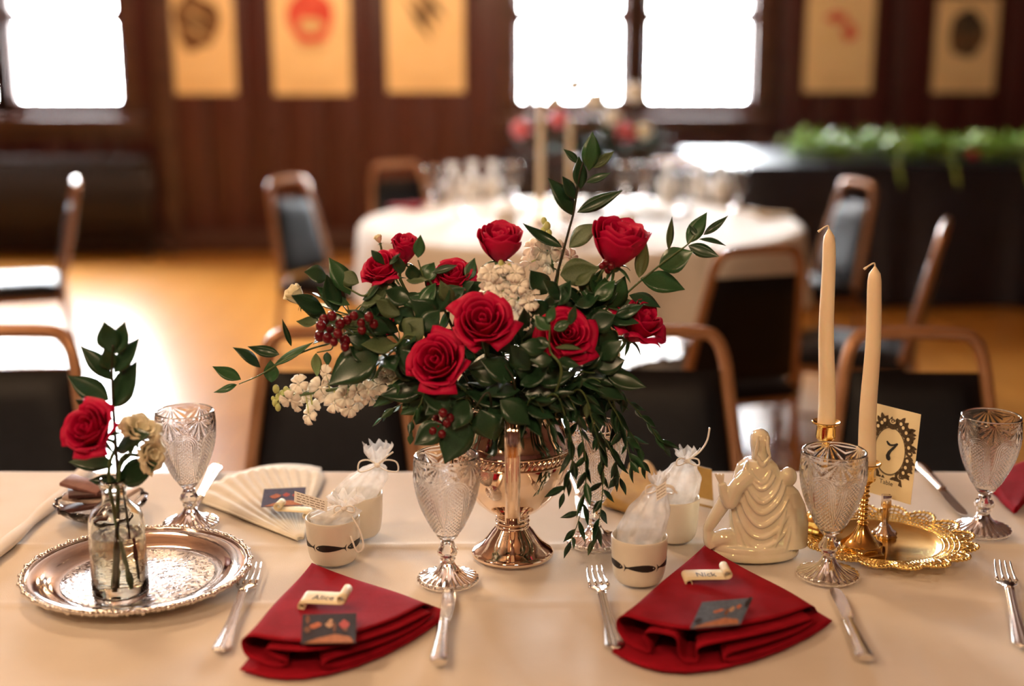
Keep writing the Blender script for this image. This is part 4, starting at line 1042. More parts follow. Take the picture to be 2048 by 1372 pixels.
def lf(name, x, y, l, wd, ang, mt='ink_brown', h=.0004):
    pts = []
    for i in range(7): u = i/6; pts.append((u*l, wd*sin(pi*u)**.8))
    for i in range(5,0,-1): u = i/6; pts.append((u*l, -wd*sin(pi*u)**.8*.6))
    return flat(name, [(x+p*cos(ang)-q2*sin(ang), y+p*sin(ang)+q2*cos(ang)) for p,q2 in pts], mt, h)
ring('oval_line', ex, ey, .0012, 'ink_brown'); ring('oval_line', ex*1.07, ey*1.05, .0006, 'ink_brown')
rg = random.Random(11)
for k in range(26):
    a = R(-70)+R(320)*k/25 if k else R(-70)
    a = 2*pi*k/26+.1; x = cx+(ex+.0075)*cos(a); y = cy+(ey+.0085)*sin(a)
    if -.88 < -sin(a) and sin(a) < -.85: continue
    curl('scrollwork', x, y, .0056+.002*rg.random(), 1.3, a+rg.uniform(-1,1), rg.choice((-1,1)), wd=.0021)
    lf('acanthus', cx+(ex+.0035)*cos(a+.1), cy+(ey+.0035)*sin(a+.1), .0105+.004*rg.random(), .0030, a+rg.uniform(-.9,.9))
for s in (-1,1):
    for (dx,dy,r_) in ((.72,.98,.0068),(.95,.80,.0060),(1.12,.55,.0054),(1.05,-.80,.0062),(.55,1.12,.0058),(1.22,.2,.005),(1.22,-.25,.005),(1.16,-.55,.0054)):
        x = cx+s*ex*dx; y = cy+ey*dy+(.004 if dy > 0 else 0)
        flat('ornament', [(x+r_*cos(2*pi*i/10)*(1+.25*sin(i*2.3)), y+r_*1.2*sin(2*pi*i/10)) for i in range(10)], 'ink_brown', .00035)
        lf('acanthus', x, y, .012, .0035, atan2(dy,s*dx)); flat('highlight', [(x+.0022*cos(2*pi*i/8), y+.001+.0026*sin(2*pi*i/8)) for i in range(8)], 'paper_cream', .00055)
    lf('wing', cx+s*ex*.95, cy+ey*.95, .015, .004, R(90-62*s)); lf('wing', cx+s*ex*1.0, cy+ey*.88, .014, .0035, R(90-80*s))
    lf('acanthus', cx+s*ex*.4, cy-ey-.004, .017, .0045, R(-90+58*s)); curl('scrollwork', cx+s*ex*.5, cy-ey-.010, .0065, 1.4, 1, s, wd=.002)
lf('crest', cx-.010, cy+ey+.004, .020, .0095, 0); flat('highlight', [(cx+.0045*cos(2*pi*i/10), cy+ey+.0095+.0035*sin(2*pi*i/10)) for i in range(10)], 'paper_cream', .0006); curl('scrollwork', cx, cy+ey+.0095, .0030, 1.2, 0, 1, h=.0008, wd=.0008)
# ribbon with the word
rb = [(cx-ex*.85, cy-ey-.007), (cx+ex*.85, cy-ey-.007), (cx+ex*.75, cy-ey-.0185), (cx, cy-ey-.017), (cx-ex*.75, cy-ey-.0185)]
flat('ribbon', rb, 'paper_cream', .0007)
def place_text(txt, size, x, y, h, mt, sy=1.0):
    me = text_mesh(txt, size, 'lettering', mt, .00005); Mx = Matrix(((ux.x,vy.x*sy,nC.x,0),(ux.y,vy.y*sy,nC.y,0),(ux.z,vy.z*sy,nC.z,0),(0,0,0,1)))
    p = CP(x,y,h)-root.location; Mx.translation = p; obj('lettering', me, parent=root, M=Mx)
place_text('Table', .0090, cx, cy-ey-.0125, .0009, 'ink')
# calligraphic seven
sv = [(-.30,.46),(-.22,.50),(-.16,.44),(-.02,.36),(.16,.40),(.34,.50),(.42,.46),(.24,.20),(.06,-.02),(-.02,-.20),(.06,-.36),(.02,-.46),(-.08,-.50),(-.20,-.42),(-.24,-.24),(-.14,-.02),(.06,.20),(.18,.32),(.06,.28),(-.10,.26),(-.22,.32)]
S7 = Hc*.205
flat('numeral_seven', [(cx+.001+x*S7*.95, cy+y*S7*1.06) for x,y in sv], 'ink', .0005)

# ================================================================== PEARLY FIGURINE
P = on(1502,1106); F0 = Vector((P.x,P.y,TZ+EPS)); s_ = 1/ppm(P)
def fx(px): return (px-1502)*s_
def fz(py): return (1112-py)*s_/.925
fm = MB()
fm.lathe([(.0,.0),(.97,.0),(1.0,.003),(1.0,.007),(.97,.010),(.0,.010)], 64); fm.v = [(x*.062+fx(1503), y*.040, z) for x,y,z in fm.v]
k0 = len(fm.v)
fm.lathe([(.0,.009),(.93,.009),(.96,.012),(.93,.018),(.0,.020)], 64); fm.v[k0:] = [(x*.062+fx(1503), y*.040, z) for x,y,z in fm.v[k0:]]
def cone(pts, n=40):
    """stack of ellipses (cx,cy,rx,ry,z)"""
    V_ = []; F_ = []
    for (cx_,cy_,rx_,ry_,z_) in pts:
        for k in range(n): V_.append((cx_+rx_*cos(2*pi*k/n), cy_+ry_*sin(2*pi*k/n), z_))
    for j in range(len(pts)-1):
        for k in range(n): F_.append((j*n+k,j*n+(k+1)%n,(j+1)*n+(k+1)%n,(j+1)*n+k))
    F_.append(tuple(range(n-1,-1,-1))); F_.append(tuple((len(pts)-1)*n+k for k in range(n))); fm.add(V_,F_)
body = [(fx(1525),0,.0480,.031,.012),(fx(1526),0,.0470,.031,.030),(fx(1524),0,.0455,.030,.055),(fx(1520),0,.0420,.028,.080),(fx(1512),.001,.0350,.0245,.100),(fx(1508),.001,.0300,.0215,.112),(fx(1507),.001,.0260,.0185,.122),(fx(1508),.001,.0180,.0140,.129)]
cone(body)
cone([(fx(1511),0,.0115,.0115,.124),(fx(1511),0,.0112,.0115,.140),(fx(1510),0,.0125,.0130,.150),(fx(1510),0,.0128,.0135,.158),(fx(1510),0,.0108,.0115,.1645),(fx(1509),0,.0065,.007,.1685),(fx(1508),0,.002,.002,.170)])
fm.ball((fx(1567),-.006,fz(962)), (.0115,.0115,.0130), 20, 14)                       # child's head
cone([(fx(1572),-.006,.0260,.022,.014),(fx(1574),-.006,.0245,.021,.045),(fx(1572),-.006,.0205,.019,.070),(fx(1569),-.006,.0130,.013,.088),(fx(1567),-.006,.008,.008,.094)])
def limb(pts, rs): fm.tube(bez(pts, 24), [rs[0]+(rs[1]-rs[0])*i/24 for i in range(25)], 14)
limb([(fx(1490),-.012,.112),(fx(1462),-.018,.095),(fx(1452),-.018,.075),(fx(1440),-.018,.088),(fx(1434),-.018,.102)], (.0125,.0055))   # arm raised
for q in (-1,0,1): limb([(fx(1434),-.018,.100),(fx(1430+q*5),-.019,.110),(fx(1428+q*8),-.019,.116)], (.0024,.0016))
limb([(fx(1450),-.008,.082),(fx(1432),-.010,.062),(fx(1416),-.012,.044),(fx(1410),-.012,.034)], (.0105,.0065))                         # bent leg
limb([(fx(1412),-.012,.036),(fx(1414),-.014,.022),(fx(1422),-.016,.014)], (.0070,.0080))
limb([(fx(1460),-.010,.020),(fx(1445),-.014,.026),(fx(1420),-.012,.020)], (.015,.010))
def surf(x, z):
    for (a,b) in zip(body, body[1:]):
        if a[4] <= z <= b[4]:
            u = (z-a[4])/(b[4]-a[4]); cx_ = a[0]+(b[0]-a[0])*u; rx_ = a[2]+(b[2]-a[2])*u; ry_ = a[3]+(b[3]-a[3])*u
            q = max(0,1-((x-cx_)/rx_)**2); return -ry_*sqrt(q)
    return -.015
def fold(pts, r_):
    pp = [Vector((fx(a), 0, fz(b))) for a,b in pts]; pp = bez(pp, 26)
    fm.tube([Vector((p.x, surf(p.x,p.z)-.0004, p.z)) for p in pp], [r_*(.35+.65*sin(pi*(i+.6)/27.2)) for i in range(27)], 8)
for a in ([(1478,955),(1492,985),(1512,1000),(1535,985),(1552,962)],[(1474,968),(1490,1004),(1512,1020),(1540,1002),(1560,974)],[(1466,985),(1486,1026),(1512,1044),(1545,1022),(1568,990)],
          [(1460,1000),(1482,1050),(1512,1066),(1548,1046),(1578,1004)],[(1456,1020),(1478,1064),(1506,1086),(1545,1070),(1580,1030)],[(1490,960),(1505,975),(1520,972),(1538,955)],
          [(1456,985),(1462,1040),(1474,1080),(1480,1098)],[(1470,1040),(1484,1078),(1502,1098)],[(1560,1010),(1548,1050),(1536,1092)],[(1572,1020),(1566,1060),(1560,1094)],
          [(1580,1040),(1580,1070),(1576,1098)],[(1530,1080),(1534,1092),(1532,1100)],[(1484,930),(1478,950),(1472,975)],[(1500,915),(1512,935),(1526,920)],[(1486,942),(1500,962),(1516,964),(1530,945)]): fold(a, .0036)
fold([(1502,880),(1500,905),(1496,925)], .0028); fold([(1520,880),(1522,905),(1528,922)], .0028)
tmp = fm.mesh('figurine_src', 'pearl', True); so = bpy.data.objects.new('tmp', tmp); C.objects.link(so)
rm_ = so.modifiers.new('r','REMESH'); rm_.mode = 'VOXEL'; rm_.voxel_size = .0011; rm_.use_smooth_shade = True
sm_ = so.modifiers.new('s','SMOOTH'); sm_.iterations = 5; sm_.factor = .5
dg = bpy.context.evaluated_depsgraph_get(); dg.update(); me = bpy.data.meshes.new_from_object(so.evaluated_get(dg)); bpy.data.objects.remove(so)
me.name = 'figurine'; me.polygons.foreach_set('use_smooth', [True]*len(me.polygons)); me.materials.clear(); me.materials.append(MATS['pearl'])
o = obj('figurine', me, loc=F0); o.rotation_euler = (0,0,0); tag(o, 'pearly white ceramic figurine of a hooded robed figure with child, seen from behind', 'figurine')

# ================================================================== THINGS ON THE ROUND TABLE
cbm = MB().lathe([(.0,.0),(.030,.0),(.036,.006),(.042,.05),(.043,.085),(.040,.085),(.039,.05),(.033,.010),(.0,.008)], 24).mesh('body','ceramic_bg',True)
def bgcup(px, py, lab, z=0.0, s=1.0):
    p = on(px,py,.7468); o = obj('cup', cbm); o.location = (p.x,p.y,.7468+z); o.scale = (s,s,s); tag(o, 'blurred white cup on the round table, '+lab, 'cup', 'white cups on the round table')
for px, py, lab in ((905,402,'leftmost of the far left cups'),(945,397,'middle of the far left cups'),(985,397,'rightmost of the far left cups'),(1335,400,'leftmost of the far right cups'),(1440,402,'rightmost of the far right cups'),(1400,397,'middle of the far right cups'),(1010,470,'at the near left edge'),(1250,480,'at the near edge behind the upper right rose')): bgcup(px, py, lab)
bgl = MB().lathe([(.004,.0),(.022,.012),(.03,.035),(.026,.06),(.008,.09),(.016,.10),(.022,.12)], 16, lambda th,i,r,z: (r*(1+.15*sin(5*th)),z)).mesh('pouch','sheer_white',True)
for px, py, lab in ((945,397,'the middle far left cup'),(905,402,'the leftmost far left cup'),(985,397,'the rightmost far left cup'),(1335,400,'the leftmost far right cup'),(1400,397,'the middle far right cup'),(1440,402,'the rightmost far right cup')):
    p = on(px,py,.7468); o = obj('favour_bag', bgl); o.location = (p.x,p.y,.7468+.0095); o.scale = (1.12,1.12,1.3); tag(o, 'white tied favour bag on the round table in '+lab, 'gift bag', 'favour bags on the round table')
for px, py, lab in ((1025,404,'right of the far left cups'),(1250,404,'right of the dark vase'),(1290,402,'left of the far right cups'),(920,430,'before the far left cups'),(1475,420,'farthest right'),(1130,480,'at the near edge in the middle'),(868,410,'farthest left'),(1370,425,'before the far right cups')):
    p = on(px,py,.7468); goblet(Vector((p.x,p.y,.7470)), 'blurred clear goblet on the round table, '+lab, 0, False, 'goblets on the round table')
def bgnap(px, py, mt, label, a):
    p = on(px,py,.7468); m = MB().sheet(lambda u,v: ((u-.5)*.22*(1-.8*v), (v-.5)*.16, .004+.012*sin(pi*u)*(1-v)+.004*sin(u*14)*(1-v)), 16, 6, .006)
    o = obj('napkin', m, mt); o.location = (p.x,p.y,.7510); o.rotation_euler = (0,0,R(a)); tag(o, label, 'napkin', 'napkins on the round table')
bgnap(812,415,'napkin_red','red napkin at the left side of the round table',80); bgnap(1000,425,'napkin_white','pale napkin at the left middle of the round table',120); bgnap(1545,432,'napkin_ochre','brownish napkin at the right side of the round table',-80); bgnap(1150,486,'napkin_white','pale napkin at the near side of the round table',180); bgnap(1330,430,'napkin_white','pale napkin at the right middle of the round table',-60)
def bgtaper(px, pyt, Y, label):
    base = Vector((at(px,400,Y).x, Y, .7472)); top = at(px,pyt,Y)
    r_ = thing('taper_candle', label, 'candle', base); hh = .10
    obj('holder', MB().lathe([(.0,.0),(.045,.0),(.04,.01),(.012,.02),(.010,.08),(.02,.09),(.02,.10),(.0,.10)], 20), 'brass', r_, smooth=True)
    obj('wax', MB().tube([(0,0,hh-.005),(0,0,top.z-base.z-.02),(0,0,top.z-base.z)], [.0135,.011,.004], 14), 'candle', r_, smooth=True)
bgtaper(1081,165,4.95,'tall ivory taper on the round table, left of its pair'); bgtaper(1139,235,5.15,'shorter ivory taper on the round table, before the far flowers')
# far flower arrangement
fp = Vector((at(1185,400,5.42).x, 5.42, .7472))
vz = thing('flower_vase', 'dark footed vase under the flowers on the round table', 'vase', fp)
obj('bowl', MB().lathe([(.0,.0),(.06,.0),(.055,.01),(.02,.03),(.018,.10),(.05,.14),(.075,.19),(.08,.22),(.072,.22),(.05,.16),(.0,.15)], 32), 'iron', vz, smooth=True)
fl = thing('flower_arrangement', 'blurred arrangement of pink and white flowers on the round table', 'flowers', fp+Vector((0,0,.16)))
lm = MB(); rg = random.Random(9)
for i in range(260):
    a = rg.random()*6.28; el = rg.uniform(-.25,1.2); L = rg.uniform(.05,.10); rr_ = rg.uniform(.03,.22); cc_ = fp+Vector((0,0,.24))+Vector((1.45*rr_*cos(a)*cos(el), rr_*sin(a)*cos(el), .62*rr_*sin(el)))
    d = Vector((cos(a+rg.uniform(-.6,.6)), sin(a), rg.uniform(-.3,.8))).normalized(); sd = d.cross(Vector((0,0,1))).normalized()*L*.25
    lm.add([cc_, cc_+d*L*.5-sd, cc_+d*L, cc_+d*L*.5+sd, cc_+d*L*.5+Vector((0,0,-.004))], [(0,1,2,3),(0,3,4),(3,2,4),(2,1,4),(1,0,4)])
o = obj('foliage', lm, 'leaf_far', fl, world=True, smooth=False); o['kind'] = 'stuff'
obj('stems', MB().tube([fp+Vector((0,0,.16)), fp+Vector((0,0,.3))], .03, 8), 'stem_green', fl, world=True)
for (px,py,r_,mt) in ((1043,258,.042,'petal_pink'),(1118,238,.04,'petal_pink'),(1250,265,.045,'petal_pink'),(1288,262,.035,'petal_cream'),(1190,200,.045,'petal_white'),(1270,185,.045,'petal_white'),(1150,170,.04,'petal_white'),(1215,175,.036,'petal_white'),(1225,235,.04,'petal_white'),(1060,190,.032,'petal_white'),(1110,200,.03,'petal_cream')):
    c_ = at(px,py,5.30); m = MB().ball(c_, (r_,r_,r_*.85), 14, 10)
    m.v = [tuple(Vector(v_)+(Vector(v_)-c_)*.22*sin(9*atan2(v_[2]-c_.z, v_[0]-c_.x)+v_[1]*60)) for v_ in m.v]; obj('bloom', m, mt, fl, world=True, smooth=True)
# ================================================================== FLOWERS
from mathutils.geometry import tessellate_polygon
def petal_mesh(Rr, Hh, a0, span, curl, seed, mt, drop=.12, wav=.02, nu=10, nv=8, tip=0.0, name='petal'):
    rg = random.Random(seed); ph = rg.random()*6
    def fn(u, v):
        s = u*2-1; wv = sin(pi*(.10+.66*v))**.7
        a = a0+s*span*wv
        r = Rr*(.22+.78*sin(pi/2*min(1,v*1.18)))*(1+.09*s)
        c = max(0,(v-.68)/.32); r += curl*c*c*(1+.3*s*s)
        z = Hh*v*(1-drop*abs(s)**2.4*v) - curl*.55*c**3 + wav*sin(s*5+ph)*v*v + tip*(1-abs(s))*v**4
        return (r*cos(a), r*sin(a), z)
    return MB().sheet(fn, nu, nv, .016).mesh(name, mt, True)
def rose_kind(kind, mt):
    ms = []; k = 0
    if kind == 'open': LY = [(2,.10,.86,2.3,0,.02),(3,.23,.93,1.35,.015,.02),(3,.38,.96,1.25,.03,.02),(4,.54,.93,1.0,.06,.02),(5,.72,.86,.85,.13,.03),(5,.88,.72,.78,.20,.04),(3,.98,.56,.62,.22,.05)]
    elif kind == 'half': LY = [(2,.12,1.15,2.3,0,.02),(3,.28,1.24,1.35,.02,.02),(3,.44,1.28,1.25,.04,.02),(4,.58,1.25,1.05,.08,.03),(5,.70,1.15,.9,.16,.04),(4,.78,1.02,.75,.24,.05)]
    elif kind == 'bud': LY = [(2,.14,1.45,2.3,0,.02),(3,.30,1.55,1.4,.02,.03),(3,.45,1.55,1.3,.05,.04),(4,.56,1.50,1.1,.09,.05),(4,.63,1.42,.95,.13,.05)]
    elif kind == 'plump': LY = [(2,.14,1.22,2.3,0,.02),(3,.32,1.33,1.4,.02,.03),(3,.50,1.36,1.3,.03,.04),(4,.66,1.33,1.1,.04,.05),(5,.78,1.24,.95,.07,.06)]
    elif kind == 'droop': LY = [(2,.14,1.30,2.3,0,.02),(3,.32,1.40,1.4,.02,.02),(3,.48,1.38,1.3,.03,.03),(4,.60,1.22,1.0,.10,.05),(5,.66,.95,.8,.35,.06)]
    elif kind == 'liz': LY = [(3,.30,.95,1.4,.05,.05),(5,.55,1.0,1.0,.16,.07),(5,.72,.9,.85,.28,.08)]
    for li, (n, Rr, Hh, span, curl, wav) in enumerate(LY):
        for q in range(n):
            a0 = 2*pi*q/n+li*1.1+.2*q
            ms.append(petal_mesh(Rr, Hh*(1+.03*sin(q*2.3+li)), a0, span, curl*(1+.25*sin(q*3.1+li)), li*20+q, mt, wav=wav))
    return ms
ROSE = {('plump','rose_red'): rose_kind('plump','rose_red'), ('open','rose_red'): rose_kind('open','rose_red'), ('half','rose_red'): rose_kind('half','rose_red'), ('bud','rose_red'): rose_kind('bud','rose_red'), ('droop','rose_red'): rose_kind('droop','rose_red'),
        ('liz','petal_white'): rose_kind('liz','petal_white'), ('liz','petal_cream'): rose_kind('liz','petal_cream'), ('bud','petal_cream'): rose_kind('bud','petal_cream'), ('half','petal_white'): rose_kind('half','petal_white')}
SEPAL = MB().sheet(lambda u, v: ((.12+.55*u)*cos((v-.5)*.7*(1-u)), (.12+.55*u)*sin((v-.5)*.7*(1-u)), -.02+.10*u-.35*u*u), 6, 3, .02).mesh('sepal','leaf_mid',True)
CALYX = MB().ball((0,0,-.05), (.20,.20,.16), 14, 8).mesh('calyx','stem_green',True)
VM = VZ+Vector((0,0,.185))          # where the stems meet in the vase
def axis_quat(ax, spin=0.0):
    ax = Vector(ax).normalized(); return ax.to_track_quat('Z','Y') @ Quaternion((0,0,1), spin)
def flower(px, py, Y, rpx, ax, kind, mt, name, label, cat='flower', spin=0.0, foot=None, group=None, stem_r=.0022, bend=None):
    c = at(px,py,Y); r = rpx/ppm(c); ax = Vector(ax).normalized(); hh = {'open':.48,'half':.62,'bud':.78,'droop':.65,'plump':.62,'liz':.5}[kind]
    base = c-ax*r*hh; q = axis_quat(ax, spin)
    root = thing(name, label, cat, base, 0, group); root.rotation_mode = 'QUATERNION'; root.rotation_quaternion = q; root.scale = (r,r,r)
    for me in ROSE[(kind,mt)]: obj('petal', me, parent=root)
    for k in range(5): o = obj('sepal', SEPAL, parent=root); o.rotation_euler = (0,0,2*pi*k/5)
    obj('calyx', CALYX, parent=root)
    ft = VM+Vector((random.uniform(-.03,.03), random.uniform(-.03,.03), -.07)) if foot is None else foot
    W = Matrix.LocRotScale(base, q, Vector((r,r,r))).inverted()
    mid = (base-ax*.35*min(.1,(ft-base).length)).lerp(ft,.35) if bend is None else bend
    pth = [W @ p for p in bez([base-ax*r*.1, base-ax*min(.03,.3*(ft-base).length), mid, ft], 14)]
    obj('stem', MB().tube(pth, stem_r/r, 8), 'stem_green', root, smooth=True)
    return root
G_R = 'crimson roses of the big bouquet'
flower(878,727,1.515,64,(-.24,-.80,.50),'half','rose_red','rose','large open crimson rose lowest at the front of the bouquet',spin=.3,group=G_R)
flower(966,650,1.525,66,(-.02,-.74,.66),'half','rose_red','rose','large open crimson rose at the centre front of the bouquet',spin=1.2,group=G_R)
flower(1000,492,1.60,54,(.03,-.30,.95),'plump','rose_red','rose','upright crimson rose above the white stock at the bouquet top',spin=.5,group=G_R)
flower(810,500,1.63,38,(.10,-.25,.95),'bud','rose_red','rose','small crimson rosebud highest on the left of the bouquet',spin=.1,group=G_R)
flower(768,542,1.61,46,(-.35,-.45,.75),'half','rose_red','rose','crimson rose just below the small bud on the left',spin=.9,group=G_R)
flower(908,558,1.60,46,(-.1,-.55,.8),'half','rose_red','rose','crimson rose half hidden by leaves above the centre rose',spin=2.1,group=G_R)
flower(1236,494,1.60,68,(.14,-.30,.92),'plump','rose_red','rose','plump crimson rose at the upper right of the bouquet',spin=1.4,group=G_R)
flower(1276,650,1.60,60,(.42,-.38,.72),'droop','rose_red','rose','crimson rose with drooping petals at the far right of the bouquet',spin=.2,group=G_R)
flower(1133,672,1.545,56,(.12,-.78,.58),'open','rose_red','rose','crimson rose behind green sprigs right of the centre rose',spin=2.6,group=G_R)
flower(764,650,1.60,28,(-.3,-.7,.5),'half','rose_red','rose','small crimson rose deep in the leaves beside the dark berries',spin=.7,group=G_R)
G_W = 'white and cream blooms of the big bouquet'
flower(592,592,1.62,27,(-.55,-.2,.75),'bud','petal_cream','lisianthus','cream closed bud at the far left of the bouquet',spin=.4,group=G_W)
flower(768,606,1.625,44,(-.5,-.35,.7),'liz','petal_white','lisianthus','white bloom behind the left crimson roses',spin=.4,group=G_W)
flower(792,740,1.58,38,(-.5,-.55,-.15),'liz','petal_cream','lisianthus','cream bloom below the dark leaves on the left',spin=1.4,group=G_W)
flower(1208,706,1.60,36,(.45,-.6,.1),'liz','petal_cream','lisianthus','cream bloom under the drooping right rose',spin=2.4,group=G_W)
flower(757,478,1.64,11,(-.3,-.1,.95),'bud','petal_cream','lisianthus','tiny yellow-green bud poking up at the upper left',spin=.4,group=G_W,stem_r=.0014)

# ---- leaves
LEAF = {m: [unit_leaf('leaf', m, c, f, sh, 9, 4, .010) for c, f, sh in ((.06,.10,1.0),(.14,.16,.95),(-.06,.05,1.05))] for m in ('leaf_dark','leaf_mid','leaf_olive','leaf_light')}
THIN = {m: [unit_leaf('leaf', m, c, .25, 1.0, 6, 2, .012) for c in (.08,.18)] for m in ('leaf_dark','leaf_mid','leaf_olive')}
LK = {'d':'leaf_dark','m':'leaf_mid','o':'leaf_olive','l':'leaf_light'}
rl = random.Random(21)
def branch(name, label, stem_px, Y, leaves, smat='stem_green', r0=.0020, r1=.0009, group='leafy stems of the big bouquet', foot=None, cat='branch', into=True):
    """stem_px [(px,py[,Y])], leaves [(bx,by,tx,ty,wpx,kind,dY,roll)]"""
    pts = [at(p[0],p[1],p[2] if len(p) > 2 else Y) for p in stem_px]
    if into: pts = [foot or (VM+Vector((rl.uniform(-.03,.03), rl.uniform(-.03,.03), -.07)))]+pts
    root = thing(name, label, cat, pts[0], 0, group)
    pp = bez(pts, 8*len(pts)); n = len(pp)-1
    obj('stem', MB().tube(pp, [r0+(r1-r0)*i/n for i in range(n+1)], 8), smat, root, world=True, smooth=True)
    for lf_ in leaves:
        bx_,by_,tx_,ty_,wp = lf_[:5]; kd = lf_[5] if len(lf_) > 5 else 'd'; dY = lf_[6] if len(lf_) > 6 else rl.uniform(-.012,.008); roll = lf_[7] if len(lf_) > 7 else rl.uniform(-.5,.5)
        B = at(bx_,by_,Y); T = at(tx_,ty_,Y+dY); w_ = wp/ppm(B)*1.3
        place_leaf(LEAF[LK[kd]][rl.randrange(3)], root, B, T, w_, roll)
    return root
branch('ruscus_branch','tall leafy branch rising above the bouquet centre',[(1088,655),(1105,585),(1135,470),(1148,420),(1160,345),(1176,300)],1.62,
 [(1178,342,1185,262,29,'m',.0,.1),(1185,335,1228,302,17,'o'),(1158,328,1126,298,14,'d'),(1162,378,1158,312,24,'d'),(1172,365,1222,345,15,'d'),(1152,398,1125,352,26,'d'),(1148,432,1095,356,34,'d',.0,.2),(1154,425,1246,380,22,'d',-.01,.4),(1124,494,1047,444,23,'d',-.005,.2),(1138,495,1200,448,40,'o',.0,-.3)],'stem_dark',.0022,.0010)
branch('ruscus_branch','arching leafy branch reaching out to the upper right',[(1196,645),(1255,585),(1320,530),(1374,490),(1390,470)],1.61,
 [(1217,622,1250,551,36,'m'),(1278,556,1292,477,22,'l',.0,.1),(1281,557,1370,580,40,'m',-.01,0),(1317,534,1386,502,46,'m',-.01,0),(1337,500,1345,433,13,'o'),(1374,487,1414,424,26,'m',.0,.1),(1394,472,1378,450,10,'d'),(1407,470,1456,430,13,'d'),(1398,478,1452,492,13,'d'),(1376,491,1439,513,22,'d'),(1258,590,1321,616,30,'d'),(1212,638,1297,658,40,'d',-.02,0)],'stem_green',.0020,.0008)
branch('ruscus_branch','slender leafy branch reaching out to the lower left',[(760,680,1.58),(650,690),(575,718),(520,750),(478,768)],1.585,
 [(482,759,425,732,24,'m'),(474,769,426,784,13,'m'),(521,735,465,695,24,'d'),(559,709,495,692,19,'d'),(543,765,540,720,25,'m'),(547,731,625,683,24,'m'),(583,693,565,638,9,'d'),(625,688,680,668,16,'m')],'stem_green',.0017,.0007)
branch('ruscus_branch','cluster of broad leaves at the upper left of the bouquet',[(790,620),(720,590),(668,560)],1.60,
 [(655,556,608,544,38,'d',-.01,.2),(674,624,654,550,30,'d',-.015,.1),(700,590,657,515,34,'m',.01,.2),(718,566,676,548,26,'o'),(648,622,583,590,32,'d',-.02,0),(637,642,592,641,26,'o'),(802,642,738,610,40,'d',-.02,.1),(700,610,640,585,24,'m'),(725,600,760,570,22,'d')],'stem_green')
branch('ruscus_branch','broad dark leaves in front of the berries on the left',[(850,690),(790,690),(740,700)],1.54,
 [(760,702,657,771,64,'d',-.01,0),(792,690,722,688,44,'o',-.01,.4),(812,678,846,636,46,'o',.0,0),(842,660,880,620,34,'d'),(800,700,860,760,44,'d'),(736,720,700,690,30,'d')],'stem_green')
branch('ruscus_branch','small pointed leaves between the upper left roses',[(880,600),(850,560),(836,520)],1.585,
 [(836,516,841,469,19,'m',0,0),(800,548,794,512,22,'d'),(846,560,868,524,30,'m'),(828,562,822,528,24,'d'),(778,528,800,505,14,'d'),(812,560,858,558,18,'o'),(852,580,905,570,15,'o'),(884,590,935,600,16,'d'),(865,545,915,530,14,'d'),(935,560,950,515,20,'m'),(742,500,770,530,14,'d')],'stem_green')
branch('ruscus_branch','grey-green folded leaves below the upper right rose',[(1120,640),(1150,590),(1195,560)],1.585,
 [(1120,550,1199,536,44,'o',-.01,.5),(1094,588,1062,540,42,'d',0,.1),(1140,590,1080,610,30,'d'),(1190,580,1150,560,18,'o'),(1165,560,1210,600,34,'m'),(1185,615,1225,590,22,'d'),(1195,590,1185,545,20,'m'),(1170,640,1228,708,50,'d',-.02,0),(1150,600,1195,640,30,'d')],'stem_green')
branch('ruscus_branch','dark hanging leaves in front of the central goblet and vase',[(980,790),(940,830)],1.50,
 [(930,835,889,928,56,'d',-.01,-.2),(884,848,828,890,40,'d'),(905,815,845,790,36,'d'),(960,820,985,880,46,'d'),(900,790,850,830,34,'d'),(935,800,905,860,44,'d'),(1000,800,1060,850,44,'d'),(1005,830,960,870,30,'d')],'stem_dark')
branch('ruscus_branch','dark leaves tucked under the roses at the bouquet centre',[(1030,780),(1010,730)],1.525,
 [(1030,760,960,720,44,'d'),(1040,780,960,790,44,'d'),(1040,770,1100,720,46,'d'),(1050,790,1130,780,42,'d'),(1020,800,930,780,44,'d'),(1060,740,1020,690,40,'d'),(1070,760,1150,745,36,'d'),(1000,760,940,745,34,'d'),(1090,790,1150,820,34,'d'),(1020,815,1040,845,40,'d'),(1060,720,1080,680,34,'m'),(1050,810,1110,835,36,'d')],'stem_dark')
branch('ruscus_branch','green sprigs in front of the right of centre rose',[(1120,760),(1100,700),(1100,650)],1.505,
 [(1098,660,1070,630,26,'m'),(1108,660,1142,640,18,'m'),(1100,690,1060,680,22,'d'),(1110,695,1165,700,16,'o'),(1105,720,1060,720,26,'d'),(1115,720,1160,730,22,'d'),(1095,645,1108,610,18,'m'),(1090,700,1040,690,30,'d'),(1140,650,1150,610,14,'d')],'stem_green')
branch('ruscus_branch','broad leaf and tips at the lower right of the bouquet',[(1120,760),(1190,745)],1.55,
 [(1214,750,1293,774,32,'d',-.01,.1),(1180,760,1250,800,34,'d'),(1190,735,1250,720,36,'d'),(1150,780,1215,830,30,'d'),(1160,740,1210,690,36,'d'),(1200,720,1245,680,34,'d')],'stem_green')
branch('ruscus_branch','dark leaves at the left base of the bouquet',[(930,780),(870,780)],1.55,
 [(850,770,760,790,42,'d'),(860,790,800,830,34,'m'),(840,750,780,720,40,'d'),(870,800,830,850,30,'d'),(800,770,745,815,26,'m'),(900,770,850,740,40,'d')],'stem_green')
